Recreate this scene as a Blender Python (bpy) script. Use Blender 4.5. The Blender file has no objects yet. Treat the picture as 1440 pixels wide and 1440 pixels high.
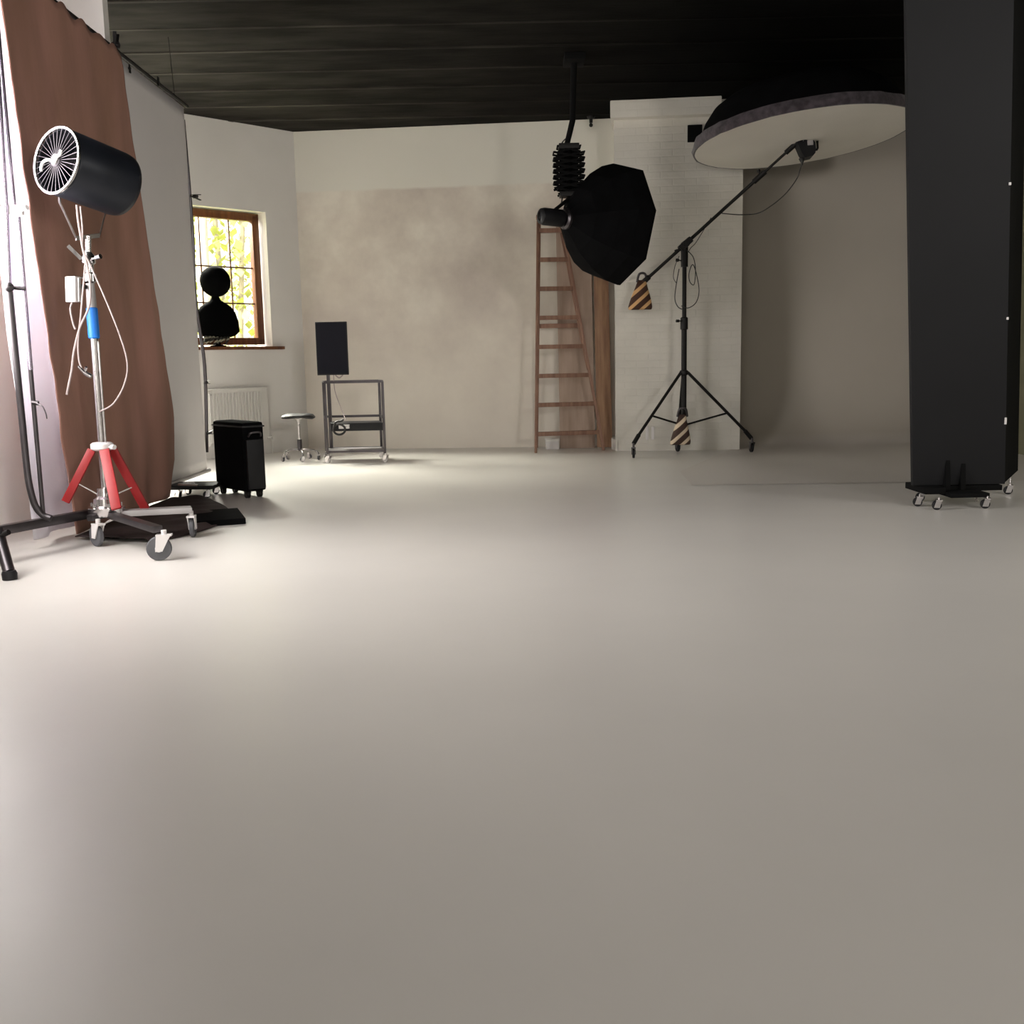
import bpy, bmesh, math, random
from mathutils import Vector as V, Matrix, noise
random.seed(7)
PI = math.pi
C = bpy.context.scene.collection
sc = bpy.context.scene

# ------------------------------------------------------------------ camera
FPX = 1442.0; TH = math.atan(213/1442); RO = .02
ct, st = math.cos(TH), math.sin(TH)
F = V((0, ct, -st)); R0 = V((1, 0, 0)); U0 = V((0, st, ct))
RT = R0*math.cos(RO) - U0*math.sin(RO); UP = U0*math.cos(RO) + R0*math.sin(RO)
CAM = V((0, 0, 1.0))
cd = bpy.data.cameras.new('camera'); cam = bpy.data.objects.new('camera', cd); C.objects.link(cam)
cd.sensor_width = 36; cd.lens = 36*FPX/1440; cd.clip_end = 200
M = Matrix((( RT.x, UP.x, -F.x, 0), (RT.y, UP.y, -F.y, 0), (RT.z, UP.z, -F.z, 1.0), (0, 0, 0, 1)))
cam.matrix_world = M
sc.camera = cam
# survey helpers: a sight line from the camera met with a real plane of the room
def ray(x, y): return F + RT*((x-720)/FPX) - UP*((y-720)/FPX)
def on(ax, v, x, y):
    q = ray(x, y); return CAM + q*((v-CAM[ax])/q[ax])
def fl(x, y, z=0.0): return on(2, z, x, y)
def aty(Y, x, y): return on(1, Y, x, y)
def atx(X, x, y): return on(0, X, x, y)
def circle3(cx, cy, A, B, sgn, Y):
    """a round rim seen as an ellipse with conjugate half-diameters A, B: its centre and two radii in the room"""
    c = aty(Y, cx, cy); s = (c-CAM).dot(F)/FPX; kx, ky = (cx-720)/FPX, (cy-720)/FPX
    def vec(a, z): return (a[0]+kx*z, a[1]+ky*z, z)
    a, b = (30.0*sgn, -30.0*sgn) if abs(B[0])+abs(B[1]) >= abs(A[0])+abs(A[1]) else (20.0*sgn, 150.0*sgn)
    def err(a, b):
        p, q = vec(A, a), vec(B, b)
        return sum(i*j for i, j in zip(p, q)), sum(i*i for i in p)-sum(i*i for i in q)
    for _ in range(60):
        e = err(a, b); h = 1e-3; ea = err(a+h, b); eb = err(a, b+h)
        j11, j21 = (ea[0]-e[0])/h, (ea[1]-e[1])/h; j12, j22 = (eb[0]-e[0])/h, (eb[1]-e[1])/h
        dt = j11*j22-j12*j21
        if abs(dt) < 1e-9: break
        a -= (e[0]*j22-e[1]*j12)/dt; b -= (j11*e[1]-j21*e[0])/dt
    p, q = vec(A, a), vec(B, b)
    w = lambda v: (RT*v[0]-UP*v[1]+F*v[2])*s
    return c, w(p), w(q)
def cvec(x, y, z): return RT*x - UP*y + F*z       # image-right, image-down, away

# ------------------------------------------------------------------ materials
def mat(name, col, rough=.6, metal=0.0, var=.12, scale=6.0, bump=.0, bscale=40.0, spec=.5, col2=None, sheen=0.0, stretch=None, emit=None):
    m = bpy.data.materials.new(name); m.use_nodes = True
    nt = m.node_tree; N = nt.nodes; L = nt.links
    b = N['Principled BSDF']
    tc = N.new('ShaderNodeTexCoord')
    src = tc.outputs['Object']
    if stretch:
        mp = N.new('ShaderNodeMapping'); mp.inputs['Scale'].default_value = stretch
        L.new(src, mp.inputs['Vector']); src = mp.outputs['Vector']
    nz = N.new('ShaderNodeTexNoise'); nz.inputs['Scale'].default_value = scale; nz.inputs['Detail'].default_value = 4
    L.new(src, nz.inputs['Vector'])
    rp = N.new('ShaderNodeValToRGB')
    c = V(col); d = V(col2) if col2 else c*(1-var)
    rp.color_ramp.elements[0].position = .35; rp.color_ramp.elements[1].position = .68
    rp.color_ramp.elements[0].color = (*d, 1); rp.color_ramp.elements[1].color = (*c, 1)
    L.new(nz.outputs['Fac'], rp.inputs['Fac']); L.new(rp.outputs['Color'], b.inputs['Base Color'])
    b.inputs['Roughness'].default_value = rough; b.inputs['Metallic'].default_value = metal
    b.inputs['Specular IOR Level'].default_value = spec
    if sheen: b.inputs['Sheen Weight'].default_value = sheen
    if bump:
        n2 = N.new('ShaderNodeTexNoise'); n2.inputs['Scale'].default_value = bscale; n2.inputs['Detail'].default_value = 5
        L.new(src, n2.inputs['Vector'])
        bp = N.new('ShaderNodeBump'); bp.inputs['Strength'].default_value = bump; bp.inputs['Distance'].default_value = .01
        L.new(n2.outputs['Fac'], bp.inputs['Height']); L.new(bp.outputs['Normal'], b.inputs['Normal'])
    if emit:
        b.inputs['Emission Color'].default_value = (*emit[:3], 1); b.inputs['Emission Strength'].default_value = emit[3]
    return m

def floor_mat():
    m = mat('painted_floor', (.66, .63, .59), .42, var=.07, scale=.7, bump=.06, bscale=9, spec=.5)
    nt = m.node_tree; N = nt.nodes; L = nt.links; b = N['Principled BSDF']
    tc = N.new('ShaderNodeTexCoord'); n = N.new('ShaderNodeTexNoise'); n.inputs['Scale'].default_value = 1.6; n.inputs['Detail'].default_value = 6
    L.new(tc.outputs['Object'], n.inputs['Vector'])
    mr = N.new('ShaderNodeMapRange'); mr.inputs['To Min'].default_value = .26; mr.inputs['To Max'].default_value = .40
    L.new(n.outputs['Fac'], mr.inputs['Value']); L.new(mr.outputs['Result'], b.inputs['Roughness'])
    return m

def wall_back_mat():
    # white above a painted mottled stucco field whose top edge is level
    m = bpy.data.materials.new('mottled_wall_paint'); m.use_nodes = True
    nt = m.node_tree; N = nt.nodes; L = nt.links; b = N['Principled BSDF']
    tc = N.new('ShaderNodeTexCoord'); sp = N.new('ShaderNodeSeparateXYZ'); L.new(tc.outputs['Object'], sp.inputs['Vector'])
    n1 = N.new('ShaderNodeTexNoise'); n1.inputs['Scale'].default_value = 1.1; n1.inputs['Detail'].default_value = 6; n1.inputs['Roughness'].default_value = .6
    L.new(tc.outputs['Object'], n1.inputs['Vector'])
    r1 = N.new('ShaderNodeValToRGB'); e = r1.color_ramp.elements
    e[0].position = .33; e[0].color = (.50, .435, .385, 1); e[1].position = .66; e[1].color = (.74, .69, .60, 1)
    x = e.new(.5); x.color = (.62, .56, .485, 1)
    L.new(n1.outputs['Fac'], r1.inputs['Fac'])
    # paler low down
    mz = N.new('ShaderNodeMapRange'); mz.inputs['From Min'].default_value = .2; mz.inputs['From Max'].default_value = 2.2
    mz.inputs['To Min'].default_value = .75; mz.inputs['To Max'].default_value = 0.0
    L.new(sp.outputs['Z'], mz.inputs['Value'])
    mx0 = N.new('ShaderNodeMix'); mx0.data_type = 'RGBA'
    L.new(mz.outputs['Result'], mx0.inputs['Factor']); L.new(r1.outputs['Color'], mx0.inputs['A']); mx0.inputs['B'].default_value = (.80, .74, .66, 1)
    n2 = N.new('ShaderNodeTexNoise'); n2.inputs['Scale'].default_value = 5; n2.inputs['Detail'].default_value = 3
    L.new(tc.outputs['Object'], n2.inputs['Vector'])
    ad = N.new('ShaderNodeMath'); ad.operation = 'MULTIPLY_ADD'; ad.inputs[1].default_value = .03
    L.new(n2.outputs['Fac'], ad.inputs[0]); L.new(sp.outputs['Z'], ad.inputs[2])
    gt = N.new('ShaderNodeMapRange'); gt.inputs['From Min'].default_value = 2.955; gt.inputs['From Max'].default_value = 2.985
    L.new(ad.outputs[0], gt.inputs['Value'])
    mx = N.new('ShaderNodeMix'); mx.data_type = 'RGBA'
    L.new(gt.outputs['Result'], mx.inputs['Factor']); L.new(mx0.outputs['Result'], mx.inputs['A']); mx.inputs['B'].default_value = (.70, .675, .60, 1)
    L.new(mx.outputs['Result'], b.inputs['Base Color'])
    b.inputs['Roughness'].default_value = .85
    bp = N.new('ShaderNodeBump'); bp.inputs['Strength'].default_value = .12; bp.inputs['Distance'].default_value = .01
    n3 = N.new('ShaderNodeTexNoise'); n3.inputs['Scale'].default_value = 14; n3.inputs['Detail'].default_value = 8
    L.new(tc.outputs['Object'], n3.inputs['Vector']); L.new(n3.outputs['Fac'], bp.inputs['Height']); L.new(bp.outputs['Normal'], b.inputs['Normal'])
    return m

def brick_mat(name, col, ang):
    m = mat(name, col, .85, var=.1, scale=2.5)
    nt = m.node_tree; N = nt.nodes; L = nt.links; b = N['Principled BSDF']
    tc = N.new('ShaderNodeTexCoord'); mp = N.new('ShaderNodeMapping'); mp.inputs['Rotation'].default_value = (PI/2, 0, 0)
    sx = N.new('ShaderNodeSeparateXYZ'); L.new(tc.outputs['Object'], sx.inputs['Vector'])
    cx = N.new('ShaderNodeCombineXYZ'); L.new(sx.outputs['X'], cx.inputs['X']); L.new(sx.outputs['Z'], cx.inputs['Y'])
    br = N.new('ShaderNodeTexBrick'); br.inputs['Scale'].default_value = 1.0
    br.inputs['Brick Width'].default_value = .25; br.inputs['Row Height'].default_value = .075; br.inputs['Mortar Size'].default_value = .008
    br.inputs['Mortar Smooth'].default_value = .6
    L.new(cx.outputs['Vector'], br.inputs['Vector'])
    nz = N.new('ShaderNodeTexNoise'); nz.inputs['Scale'].default_value = 25; nz.inputs['Detail'].default_value = 6; L.new(tc.outputs['Object'], nz.inputs['Vector'])
    ma = N.new('ShaderNodeMath'); ma.operation = 'MULTIPLY_ADD'; ma.inputs[1].default_value = -.7
    L.new(br.outputs['Fac'], ma.inputs[0]); L.new(nz.outputs['Fac'], ma.inputs[2])
    bp = N.new('ShaderNodeBump'); bp.inputs['Strength'].default_value = .25; bp.inputs['Distance'].default_value = .01
    L.new(ma.outputs[0], bp.inputs['Height']); L.new(bp.outputs['Normal'], b.inputs['Normal'])
    return m

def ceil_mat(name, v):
    # black stain, with window light falloff painted in, fading to black at right
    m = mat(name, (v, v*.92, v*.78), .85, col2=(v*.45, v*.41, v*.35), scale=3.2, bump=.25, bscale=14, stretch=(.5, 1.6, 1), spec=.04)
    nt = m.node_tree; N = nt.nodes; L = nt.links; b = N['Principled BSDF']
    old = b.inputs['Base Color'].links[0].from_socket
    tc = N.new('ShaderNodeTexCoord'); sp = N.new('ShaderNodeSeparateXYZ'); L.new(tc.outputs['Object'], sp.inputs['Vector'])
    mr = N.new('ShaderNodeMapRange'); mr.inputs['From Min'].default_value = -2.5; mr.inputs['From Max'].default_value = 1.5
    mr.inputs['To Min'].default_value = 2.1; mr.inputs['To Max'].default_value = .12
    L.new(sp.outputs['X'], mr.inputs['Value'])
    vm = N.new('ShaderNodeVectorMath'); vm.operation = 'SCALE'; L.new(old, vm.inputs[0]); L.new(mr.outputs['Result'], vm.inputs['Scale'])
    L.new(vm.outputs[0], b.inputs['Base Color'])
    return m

def stripe_mat(name, c1, c2, scale, rot):
    m = mat(name, c1, .8)
    nt = m.node_tree; N = nt.nodes; L = nt.links; b = N['Principled BSDF']
    tc = N.new('ShaderNodeTexCoord'); mp = N.new('ShaderNodeMapping'); mp.inputs['Rotation'].default_value = rot
    w = N.new('ShaderNodeTexWave'); w.inputs['Scale'].default_value = scale; w.inputs['Distortion'].default_value = .6; w.inputs['Detail'].default_value = 1
    w.bands_direction = 'Z'
    L.new(tc.outputs['Object'], mp.inputs['Vector']); L.new(mp.outputs['Vector'], w.inputs['Vector'])
    r = N.new('ShaderNodeValToRGB'); r.color_ramp.elements[0].position = .62; r.color_ramp.elements[1].position = .74
    r.color_ramp.elements[0].color = (*c1, 1); r.color_ramp.elements[1].color = (*c2, 1)
    L.new(w.outputs['Fac'], r.inputs['Fac']); L.new(r.outputs['Color'], b.inputs['Base Color'])
    return m

def glass_mat():
    m = bpy.data.materials.new('window_glass'); m.use_nodes = True
    nt = m.node_tree; N = nt.nodes; L = nt.links
    for n in list(N): N.remove(n)
    o = N.new('ShaderNodeOutputMaterial'); t = N.new('ShaderNodeBsdfTransparent'); g = N.new('ShaderNodeBsdfGlossy'); mx = N.new('ShaderNodeMixShader')
    nz = N.new('ShaderNodeTexNoise'); nz.inputs['Scale'].default_value = 2
    mr = N.new('ShaderNodeMapRange'); mr.inputs['To Min'].default_value = .03; mr.inputs['To Max'].default_value = .07
    L.new(nz.outputs['Fac'], mr.inputs['Value']); L.new(mr.outputs['Result'], mx.inputs['Fac'])
    g.inputs['Roughness'].default_value = .02; t.inputs['Color'].default_value = (.97, .98, .95, 1)
    L.new(t.outputs[0], mx.inputs[1]); L.new(g.outputs[0], mx.inputs[2]); L.new(mx.outputs[0], o.inputs['Surface'])
    return m

MT = dict(
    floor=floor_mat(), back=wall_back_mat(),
    white=mat('white_wall_paint', (.84, .815, .78), .85, var=.05, scale=1.5, bump=.06, bscale=30),
    column=brick_mat('painted_brick', (.68, .65, .585), 0),
    cyc=mat('cyclorama_paint', (.50, .455, .395), .8, var=.08, scale=.8, bump=.04, bscale=18),
    olive=mat('olive_wall_paint', (.16, .15, .09), .85, var=.1),
    dark=mat('dark_wall_paint', (.30, .285, .265), .85, var=.1),
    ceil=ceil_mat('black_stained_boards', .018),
    ceil2=ceil_mat('pale_joint_falloff', .038),
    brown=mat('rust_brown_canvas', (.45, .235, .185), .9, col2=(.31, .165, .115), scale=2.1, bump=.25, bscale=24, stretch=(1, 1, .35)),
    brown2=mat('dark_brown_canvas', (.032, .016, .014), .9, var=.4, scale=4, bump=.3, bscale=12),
    vinyl=mat('grey_white_vinyl', (.76, .725, .72), .6, var=.06, scale=.9, bump=.03, bscale=6),
    muslin=mat('white_muslin', (.86, .84, .86), .85, var=.05, scale=2, bump=.1, bscale=40),
    black=mat('black_plastic', (.010, .0098, .0115), .5, var=.3, spec=.3),
    bmetal=mat('black_metal', (.0085, .0075, .007), .5, 0, var=.3, spec=.22),
    bfab=mat('black_fabric', (.0045, .0045, .005), .95, var=.3, scale=8, bump=.1, bscale=60, spec=.05),
    velvet=mat('black_velvet', (.09, .073, .083), .95, var=.55, scale=16, bump=.5, bscale=50, spec=.2, sheen=.3),
    flat=mat('black_board', (.0062, .0062, .0075), .7, var=.2, scale=2, spec=.3),
    flat2=mat('black_board_edge', (.005, .005, .005), .85, var=.2, spec=.1),
    diff=mat('white_diffuser', (.86, .82, .75), .85, var=.05, scale=2, bump=.08, bscale=10),
    spoke=mat('dull_steel_wire', (.14, .125, .14), .4, .8, var=.1),
    void=mat('black_silhouette_cloth', (.003, .003, .003), .95, var=.3, spec=.02),
    chrome=mat('chrome', (.66, .63, .63), .22, 1.0, var=.1),
    steel=mat('brushed_steel', (.55, .52, .50), .35, 1.0, var=.15, stretch=(1, 1, 8)),
    dsteel=mat('dark_steel', (.10, .09, .095), .35, .9, var=.3),
    purple=mat('tinted_chrome', (.46, .40, .50), .25, 1.0, var=.15),
    red=mat('red_lacquer', (.33, .006, .008), .45, var=.15),
    blue=mat('blue_sleeve', (.012, .20, .75), .4, var=.1),
    pale=mat('pale_plastic', (.72, .69, .68), .5, var=.08),
    grey=mat('grey_enamel', (.42, .40, .40), .45, .3, var=.1),
    rubber=mat('grey_rubber', (.10, .10, .11), .7, var=.2),
    fan=mat('black_fan_drum', (.016, .019, .028), .42, .2, var=.3, scale=3),
    cable=mat('grey_cable', (.36, .29, .28), .5, var=.1),
    bcable=mat('black_cable', (.02, .018, .017), .5, var=.2),
    woodf=mat('brown_window_wood', (.20, .075, .022), .4, col2=(.10, .03, .012), scale=4, stretch=(6, 6, .8)),
    woodl=mat('ladder_wood', (.30, .165, .11), .6, col2=(.20, .10, .065), scale=5, stretch=(6, 6, .6)),
    woodb=mat('board_wood', (.33, .19, .105), .6, col2=(.22, .115, .065), scale=4, stretch=(7, 7, .5)),
    sheetb=mat('pale_brown_sheet', (.42, .315, .25), .7, col2=(.30, .215, .165), scale=2.2, stretch=(5, 5, .4)),
    rad=mat('radiator_enamel', (.82, .80, .76), .35, var=.03),
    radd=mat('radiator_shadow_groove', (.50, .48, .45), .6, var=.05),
    screen=mat('dark_screen', (.008, .008, .014), .6, var=.1, spec=.15),
    leather=mat('black_leather', (.012, .011, .012), .5, var=.3, scale=20, bump=.1, bscale=90),
    sand1=stripe_mat('brown_striped_canvas', (.055, .020, .010), (.62, .36, .16), 3.6, (0, .72, 0)),
    sand2=stripe_mat('cream_striped_canvas', (.045, .022, .014), (.62, .50, .36), 3.6, (0, .75, 0)),
    tfeather=stripe_mat('striped_feather', (.02, .018, .014), (.30, .28, .20), 6, (.2, .4, 0)),
    bark=mat('pale_bark', (.52, .44, .36), .9, var=.35, scale=4, bump=.5, bscale=10, stretch=(3, 3, .7)),
    leaf=mat('yellow_green_leaves', (.72, .72, .30), .7, col2=(.46, .48, .14), scale=3),
    grass=mat('lawn', (.30, .33, .09), .95, var=.4, scale=5, bump=.4, bscale=20),
    glass=glass_mat(),
)

def translucent(m, f, col):
    nt = m.node_tree; N = nt.nodes; L = nt.links
    t = N.new('ShaderNodeBsdfTranslucent'); t.inputs['Color'].default_value = (*col, 1); mx = N.new('ShaderNodeMixShader'); mx.inputs['Fac'].default_value = f
    o = next(n for n in N if n.type == 'OUTPUT_MATERIAL'); L.new(N['Principled BSDF'].outputs[0], mx.inputs[1]); L.new(t.outputs[0], mx.inputs[2]); L.new(mx.outputs[0], o.inputs['Surface'])
translucent(MT['muslin'], .5, (.9, .87, .93))
# ------------------------------------------------------------------ mesh helpers
def catmull(P, n=6):
    P = [V(p) for p in P]
    if len(P) < 3: return P
    out = []
    for i in range(len(P)-1):
        a = P[max(i-1, 0)]; b = P[i]; c = P[i+1]; d = P[min(i+2, len(P)-1)]
        for k in range(n):
            t = k/n
            out.append(.5*((2*b)+(c-a)*t+(2*a-5*b+4*c-d)*t*t+(3*b-a-3*c+d)*t**3))
    out.append(P[-1]); return out

def frame_of(d):
    d = d.normalized(); a = V((0, 0, 1)) if abs(d.z) < .9 else V((0, 1, 0))
    u = d.cross(a).normalized(); return u, d.cross(u).normalized()

class MB:
    def __init__(s): s.bm = bmesh.new()
    def quad(s, *P):
        vs = [s.bm.verts.new(p) for p in P]; s.bm.faces.new(vs); return s
    def hexa(s, P, bev=0):
        # P: 8 corners, bottom loop then top loop
        b2 = bmesh.new(); vs = [b2.verts.new(p) for p in P]
        for f in ((0, 3, 2, 1), (4, 5, 6, 7), (0, 1, 5, 4), (1, 2, 6, 5), (2, 3, 7, 6), (3, 0, 4, 7)): b2.faces.new([vs[i] for i in f])
        bmesh.ops.recalc_face_normals(b2, faces=b2.faces)
        if bev: bmesh.ops.bevel(b2, geom=list(b2.edges), offset=bev, segments=2, affect='EDGES', profile=.6)
        me = bpy.data.meshes.new('t'); b2.to_mesh(me); b2.free(); s.bm.from_mesh(me); bpy.data.meshes.remove(me); return s
    def obox(s, c, ux, uy, uz, bev=0):
        # oriented box: centre and three half-axes
        c, ux, uy, uz = V(c), V(ux), V(uy), V(uz)
        return s.hexa([c-ux-uy-uz, c+ux-uy-uz, c+ux+uy-uz, c-ux+uy-uz, c-ux-uy+uz, c+ux-uy+uz, c+ux+uy+uz, c-ux+uy+uz], bev)
    def box(s, lo, hi, bev=0):
        lo, hi = V(lo), V(hi); h = (hi-lo)/2
        return s.obox((lo+hi)/2, (h.x, 0, 0), (0, h.y, 0), (0, 0, h.z), bev)
    def bar(s, a, b, w, h=None, side=None, bev=0):
        # rectangular bar from a to b; side = direction of width w
        a, b = V(a), V(b); d = b-a; h = h or w
        if side is None: u, v = frame_of(d)
        else:
            u = V(side); u = (u - d*(u.dot(d)/d.length_squared)).normalized(); v = d.normalized().cross(u)
        return s.obox((a+b)/2, u*w/2, v*h/2, d/2, bev)
    def tube(s, P, r, seg=10, closed=False, cap=True, r1=None):
        P = [V(p) for p in P]; n = len(P); bm = s.bm; rings = []
        up = None
        for i, p in enumerate(P):
            if closed: d = P[(i+1) % n]-P[i-1]
            else: d = P[min(i+1, n-1)]-P[max(i-1, 0)]
            d.normalize()
            if up is None: u, w = frame_of(d)
            else:
                u = (up - d*up.dot(d)).normalized(); w = d.cross(u)
            up = u
            rr = r if r1 is None else r+(r1-r)*i/(n-1)
            rings.append([bm.verts.new(p+(u*math.cos(2*PI*k/seg)+w*math.sin(2*PI*k/seg))*rr) for k in range(seg)])
        m = n if closed else n-1
        for i in range(m):
            a, b = rings[i], rings[(i+1) % n]
            for k in range(seg): bm.faces.new((a[k], a[(k+1) % seg], b[(k+1) % seg], b[k]))
        if cap and not closed:
            bm.faces.new(rings[0][::-1]); bm.faces.new(rings[-1])
        return s
    def cyl(s, a, b, r, r1=None, seg=20): return s.tube([a, b], r, seg, r1=r1)
    def lathe(s, o, ax, prof, seg=28, cap0=True, cap1=True, u=None, sx=1.0, sy=1.0):
        # prof: list of (distance along ax, radius)
        o = V(o); ax = V(ax).normalized()
        if u is None: u, w = frame_of(ax)
        else: u = V(u).normalized(); w = ax.cross(u)
        bm = s.bm; rings = []
        for t, r in prof:
            rings.append([bm.verts.new(o+ax*t+u*(r*sx*math.cos(2*PI*k/seg))+w*(r*sy*math.sin(2*PI*k/seg))) for k in range(seg)])
        for a, b in zip(rings, rings[1:]):
            for k in range(seg): bm.faces.new((a[k], a[(k+1) % seg], b[(k+1) % seg], b[k]))
        if cap0: bm.faces.new(rings[0][::-1])
        if cap1: bm.faces.new(rings[-1])
        return s
    def rings(s, L, cap=True):
        bm = s.bm; R = [[bm.verts.new(p) for p in ring] for ring in L]
        n = len(R[0])
        for a, b in zip(R, R[1:]):
            for k in range(n): bm.faces.new((a[k], a[(k+1) % n], b[(k+1) % n], b[k]))
        if cap: bm.faces.new(R[0][::-1]); bm.faces.new(R[-1])
        return s
    def grid(s, fn, nu, nv):
        bm = s.bm; G = [[bm.verts.new(fn(i/nu, j/nv)) for j in range(nv+1)] for i in range(nu+1)]
        for i in range(nu):
            for j in range(nv): bm.faces.new((G[i][j], G[i+1][j], G[i+1][j+1], G[i][j+1]))
        return s
    def ball(s, c, r, sx=1, sy=1, sz=1, sub=3):
        b2 = bmesh.new(); bmesh.ops.create_icosphere(b2, subdivisions=sub, radius=r)
        for v in b2.verts: v.co = V((v.co.x*sx, v.co.y*sy, v.co.z*sz))+V(c)
        me = bpy.data.meshes.new('t'); b2.to_mesh(me); b2.free(); s.bm.from_mesh(me); bpy.data.meshes.remove(me); return s
    def build(s, name, m, parent=None, smooth=True, solid=0):
        bm = s.bm
        bmesh.ops.recalc_face_normals(bm, faces=bm.faces)
        o0 = V((0, 0, 0)); p = parent
        while p is not None: o0 += p.location; p = p.parent
        for v in bm.verts: v.co -= o0
        me = bpy.data.meshes.new(name); bm.to_mesh(me); bm.free()
        if smooth:
            for f in me.polygons: f.use_smooth = True
            try: me.set_sharp_from_angle(angle=math.radians(38))
            except Exception: pass
        me.materials.append(m)
        o = bpy.data.objects.new(name, me); C.objects.link(o)
        if parent is not None: o.parent = parent
        if solid:
            md = o.modifiers.new('thickness', 'SOLIDIFY'); md.thickness = solid; md.offset = 0
        return o

def tag(o, label=None, cat=None, group=None, kind=None):
    if label: o['label'] = label
    if cat: o['category'] = cat
    if group: o['group'] = group
    if kind: o['kind'] = kind
    return o
def thing(name, label, cat, loc, group=None):
    o = bpy.data.objects.new(name, None); o.empty_display_size = .1; C.objects.link(o); o.location = V(loc)
    return tag(o, label, cat, group)
def struct(o, label=None):
    o['kind'] = 'structure'
    return o

def caster(root, p, d, r=.06, wmat='rubber', fmat='pale', w=.026, top=None):
    """castor standing on the floor at p, rolling direction d"""
    p = V(p); d = V(d).normalized(); sx = V((-d.y, d.x, 0)); c = p+V((0, 0, r)); h = top or r*2.3
    m = MB(); pv = p+d*r*.45
    for s in (-1, 1):
        q = sx*s*(w/2+.006)
        m.hexa([c+q-d*.018-sx*.003-V((0, 0, .015)), c+q+d*.018-sx*.003-V((0, 0, .015)), c+q+d*.018+sx*.003-V((0, 0, .015)), c+q-d*.018+sx*.003-V((0, 0, .015)),
                pv+q-d*r*.6-sx*.003+V((0, 0, r*2.05)), pv+q+d*r*.5-sx*.003+V((0, 0, r*2.05)), pv+q+d*r*.5+sx*.003+V((0, 0, r*2.05)), pv+q-d*r*.6+sx*.003+V((0, 0, r*2.05))])
    m.obox(pv+V((0, 0, r*2.08)), d*r*.62, sx*(w/2+.010), (0, 0, .005))
    m.cyl(pv+V((0, 0, r*2.08)), pv+V((0, 0, h)), r*.22)
    f = m.build('caster', MT[fmat], root)
    w_ = MB().lathe(c-sx*w/2, sx, [(0, r*.55), (0, r*.93), (w*.15, r), (w*.85, r), (w, r*.93), (w, r*.55), (w*.8, r*.5)], 26)
    wh = w_.build('wheel', MT[wmat], f)
    MB().cyl(c-sx*(w/2+.002), c+sx*(w/2+.002), r*.3).build('hub', MT['pale'], wh)
    return pv+V((0, 0, h))

def knob(m, a, d, l=.04, r=.012):
    a = V(a); d = V(d).normalized(); m.cyl(a, a+d*l*.5, r*.4, seg=8); m.cyl(a+d*l*.5, a+d*l, r, seg=10)

# ================================================================== SETTING
H = 3.62
CB = V((-2.40, 12.17, 0))                       # back-left corner
D1 = V((-.7063, -.7079, 0))                     # window wall runs from the corner to the left and forward
N1 = V((.7079, -.7063, 0))                      # into the room
DB = V((.9954, -.096, 0)).normalized()          # back wall runs right from the corner
def bw(t, z=0, off=0): return CB+DB*t+V((0, 0, z))+V((-DB.y, DB.x, 0))*off
def ww(t, z=0, off=0): return CB+D1*t+V((0, 0, z))+N1*off      # off > 0 into the room
XR = 4.95; YR = -4.5; XL = -3.1

def clip_room(mb):
    # trim to the outside of the back wall and of the window wall
    for P, n in ((bw(0, 0, 1.05), V((-DB.y, DB.x, 0))), (ww(0, 0, -.31), -N1)):
        bmesh.ops.bisect_plane(mb.bm, geom=list(mb.bm.verts)+list(mb.bm.edges)+list(mb.bm.faces), plane_co=P, plane_no=n, clear_outer=True)
    return mb
struct(clip_room(MB().quad((-6.5, YR-.3, 0), (XR+.5, YR-.3, 0), (XR+.5, 13.6, 0), (-6.5, 13.6, 0))).build('floor', MT['floor'], smooth=False))
# ceiling: boards running across the room, with raised paler joints
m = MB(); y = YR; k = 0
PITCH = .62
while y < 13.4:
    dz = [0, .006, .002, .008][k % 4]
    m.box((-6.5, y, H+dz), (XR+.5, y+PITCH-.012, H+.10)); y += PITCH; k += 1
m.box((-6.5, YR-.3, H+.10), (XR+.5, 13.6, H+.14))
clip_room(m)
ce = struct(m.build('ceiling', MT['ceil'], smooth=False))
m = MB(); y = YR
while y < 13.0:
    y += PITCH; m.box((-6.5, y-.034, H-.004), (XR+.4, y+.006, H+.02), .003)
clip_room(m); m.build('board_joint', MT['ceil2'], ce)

def wall_with_opening(name, m_, P, u, n, length, th, opens):
    """wall from P along u, room side n; opens = [(t0,t1,z0,z1)]"""
    mb = MB(); P = V(P); up = V((0, 0, 1))
    def seg(t0, t1, z0, z1):
        if t1-t0 < 1e-4 or z1-z0 < 1e-4: return
        mb.obox(P+u*(t0+t1)/2+up*(z0+z1)/2-n*th/2, u*(t1-t0)/2, n*th/2, up*(z1-z0)/2)
    t = 0
    for (a, b, z0, z1) in opens:
        seg(t, a, 0, H); seg(a, b, 0, z0); seg(a, b, z1, H); t = b
    seg(t, length, 0, H)
    return struct(mb.build(name, m_, smooth=False))

# left wall: ends in a free corner at Y=9.27, two windows nearer than the picture's left edge
LW = [(YR, 0)]
OP_L = [(4.3, 6.3, 1.0, 2.5), (8.3, 10.35, 1.0, 3.25)]     # measured from YR
wall_with_opening('wall_left', MT['white'], (XL, YR, 0), V((0, 1, 0)), V((1, 0, 0)), 7.47-YR, .35, OP_L)
m = MB()
PA, PB, PC, PD = (XL-.34, 7.42), (-2.718, 7.42), (-2.735, 7.56), (XL-.34, 7.56)
m.rings([[V((x, y, 0)) for x, y in (PA, PB, PC, PD)], [V((x, y, H)) for x, y in (PA, PB, PC, PD)]])
struct(m.build('wall_left_return', MT['white'], smooth=False))
WO = (.42, 1.62, 1.20, 2.70)                              # window opening on the diagonal wall
wall_with_opening('wall_back_left', MT['white'], CB, D1, N1, 4.2, .32, [WO, (2.2, 3.7, .9, 2.6)])  # second opening is unseen, added for the alcove fill lamp
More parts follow.
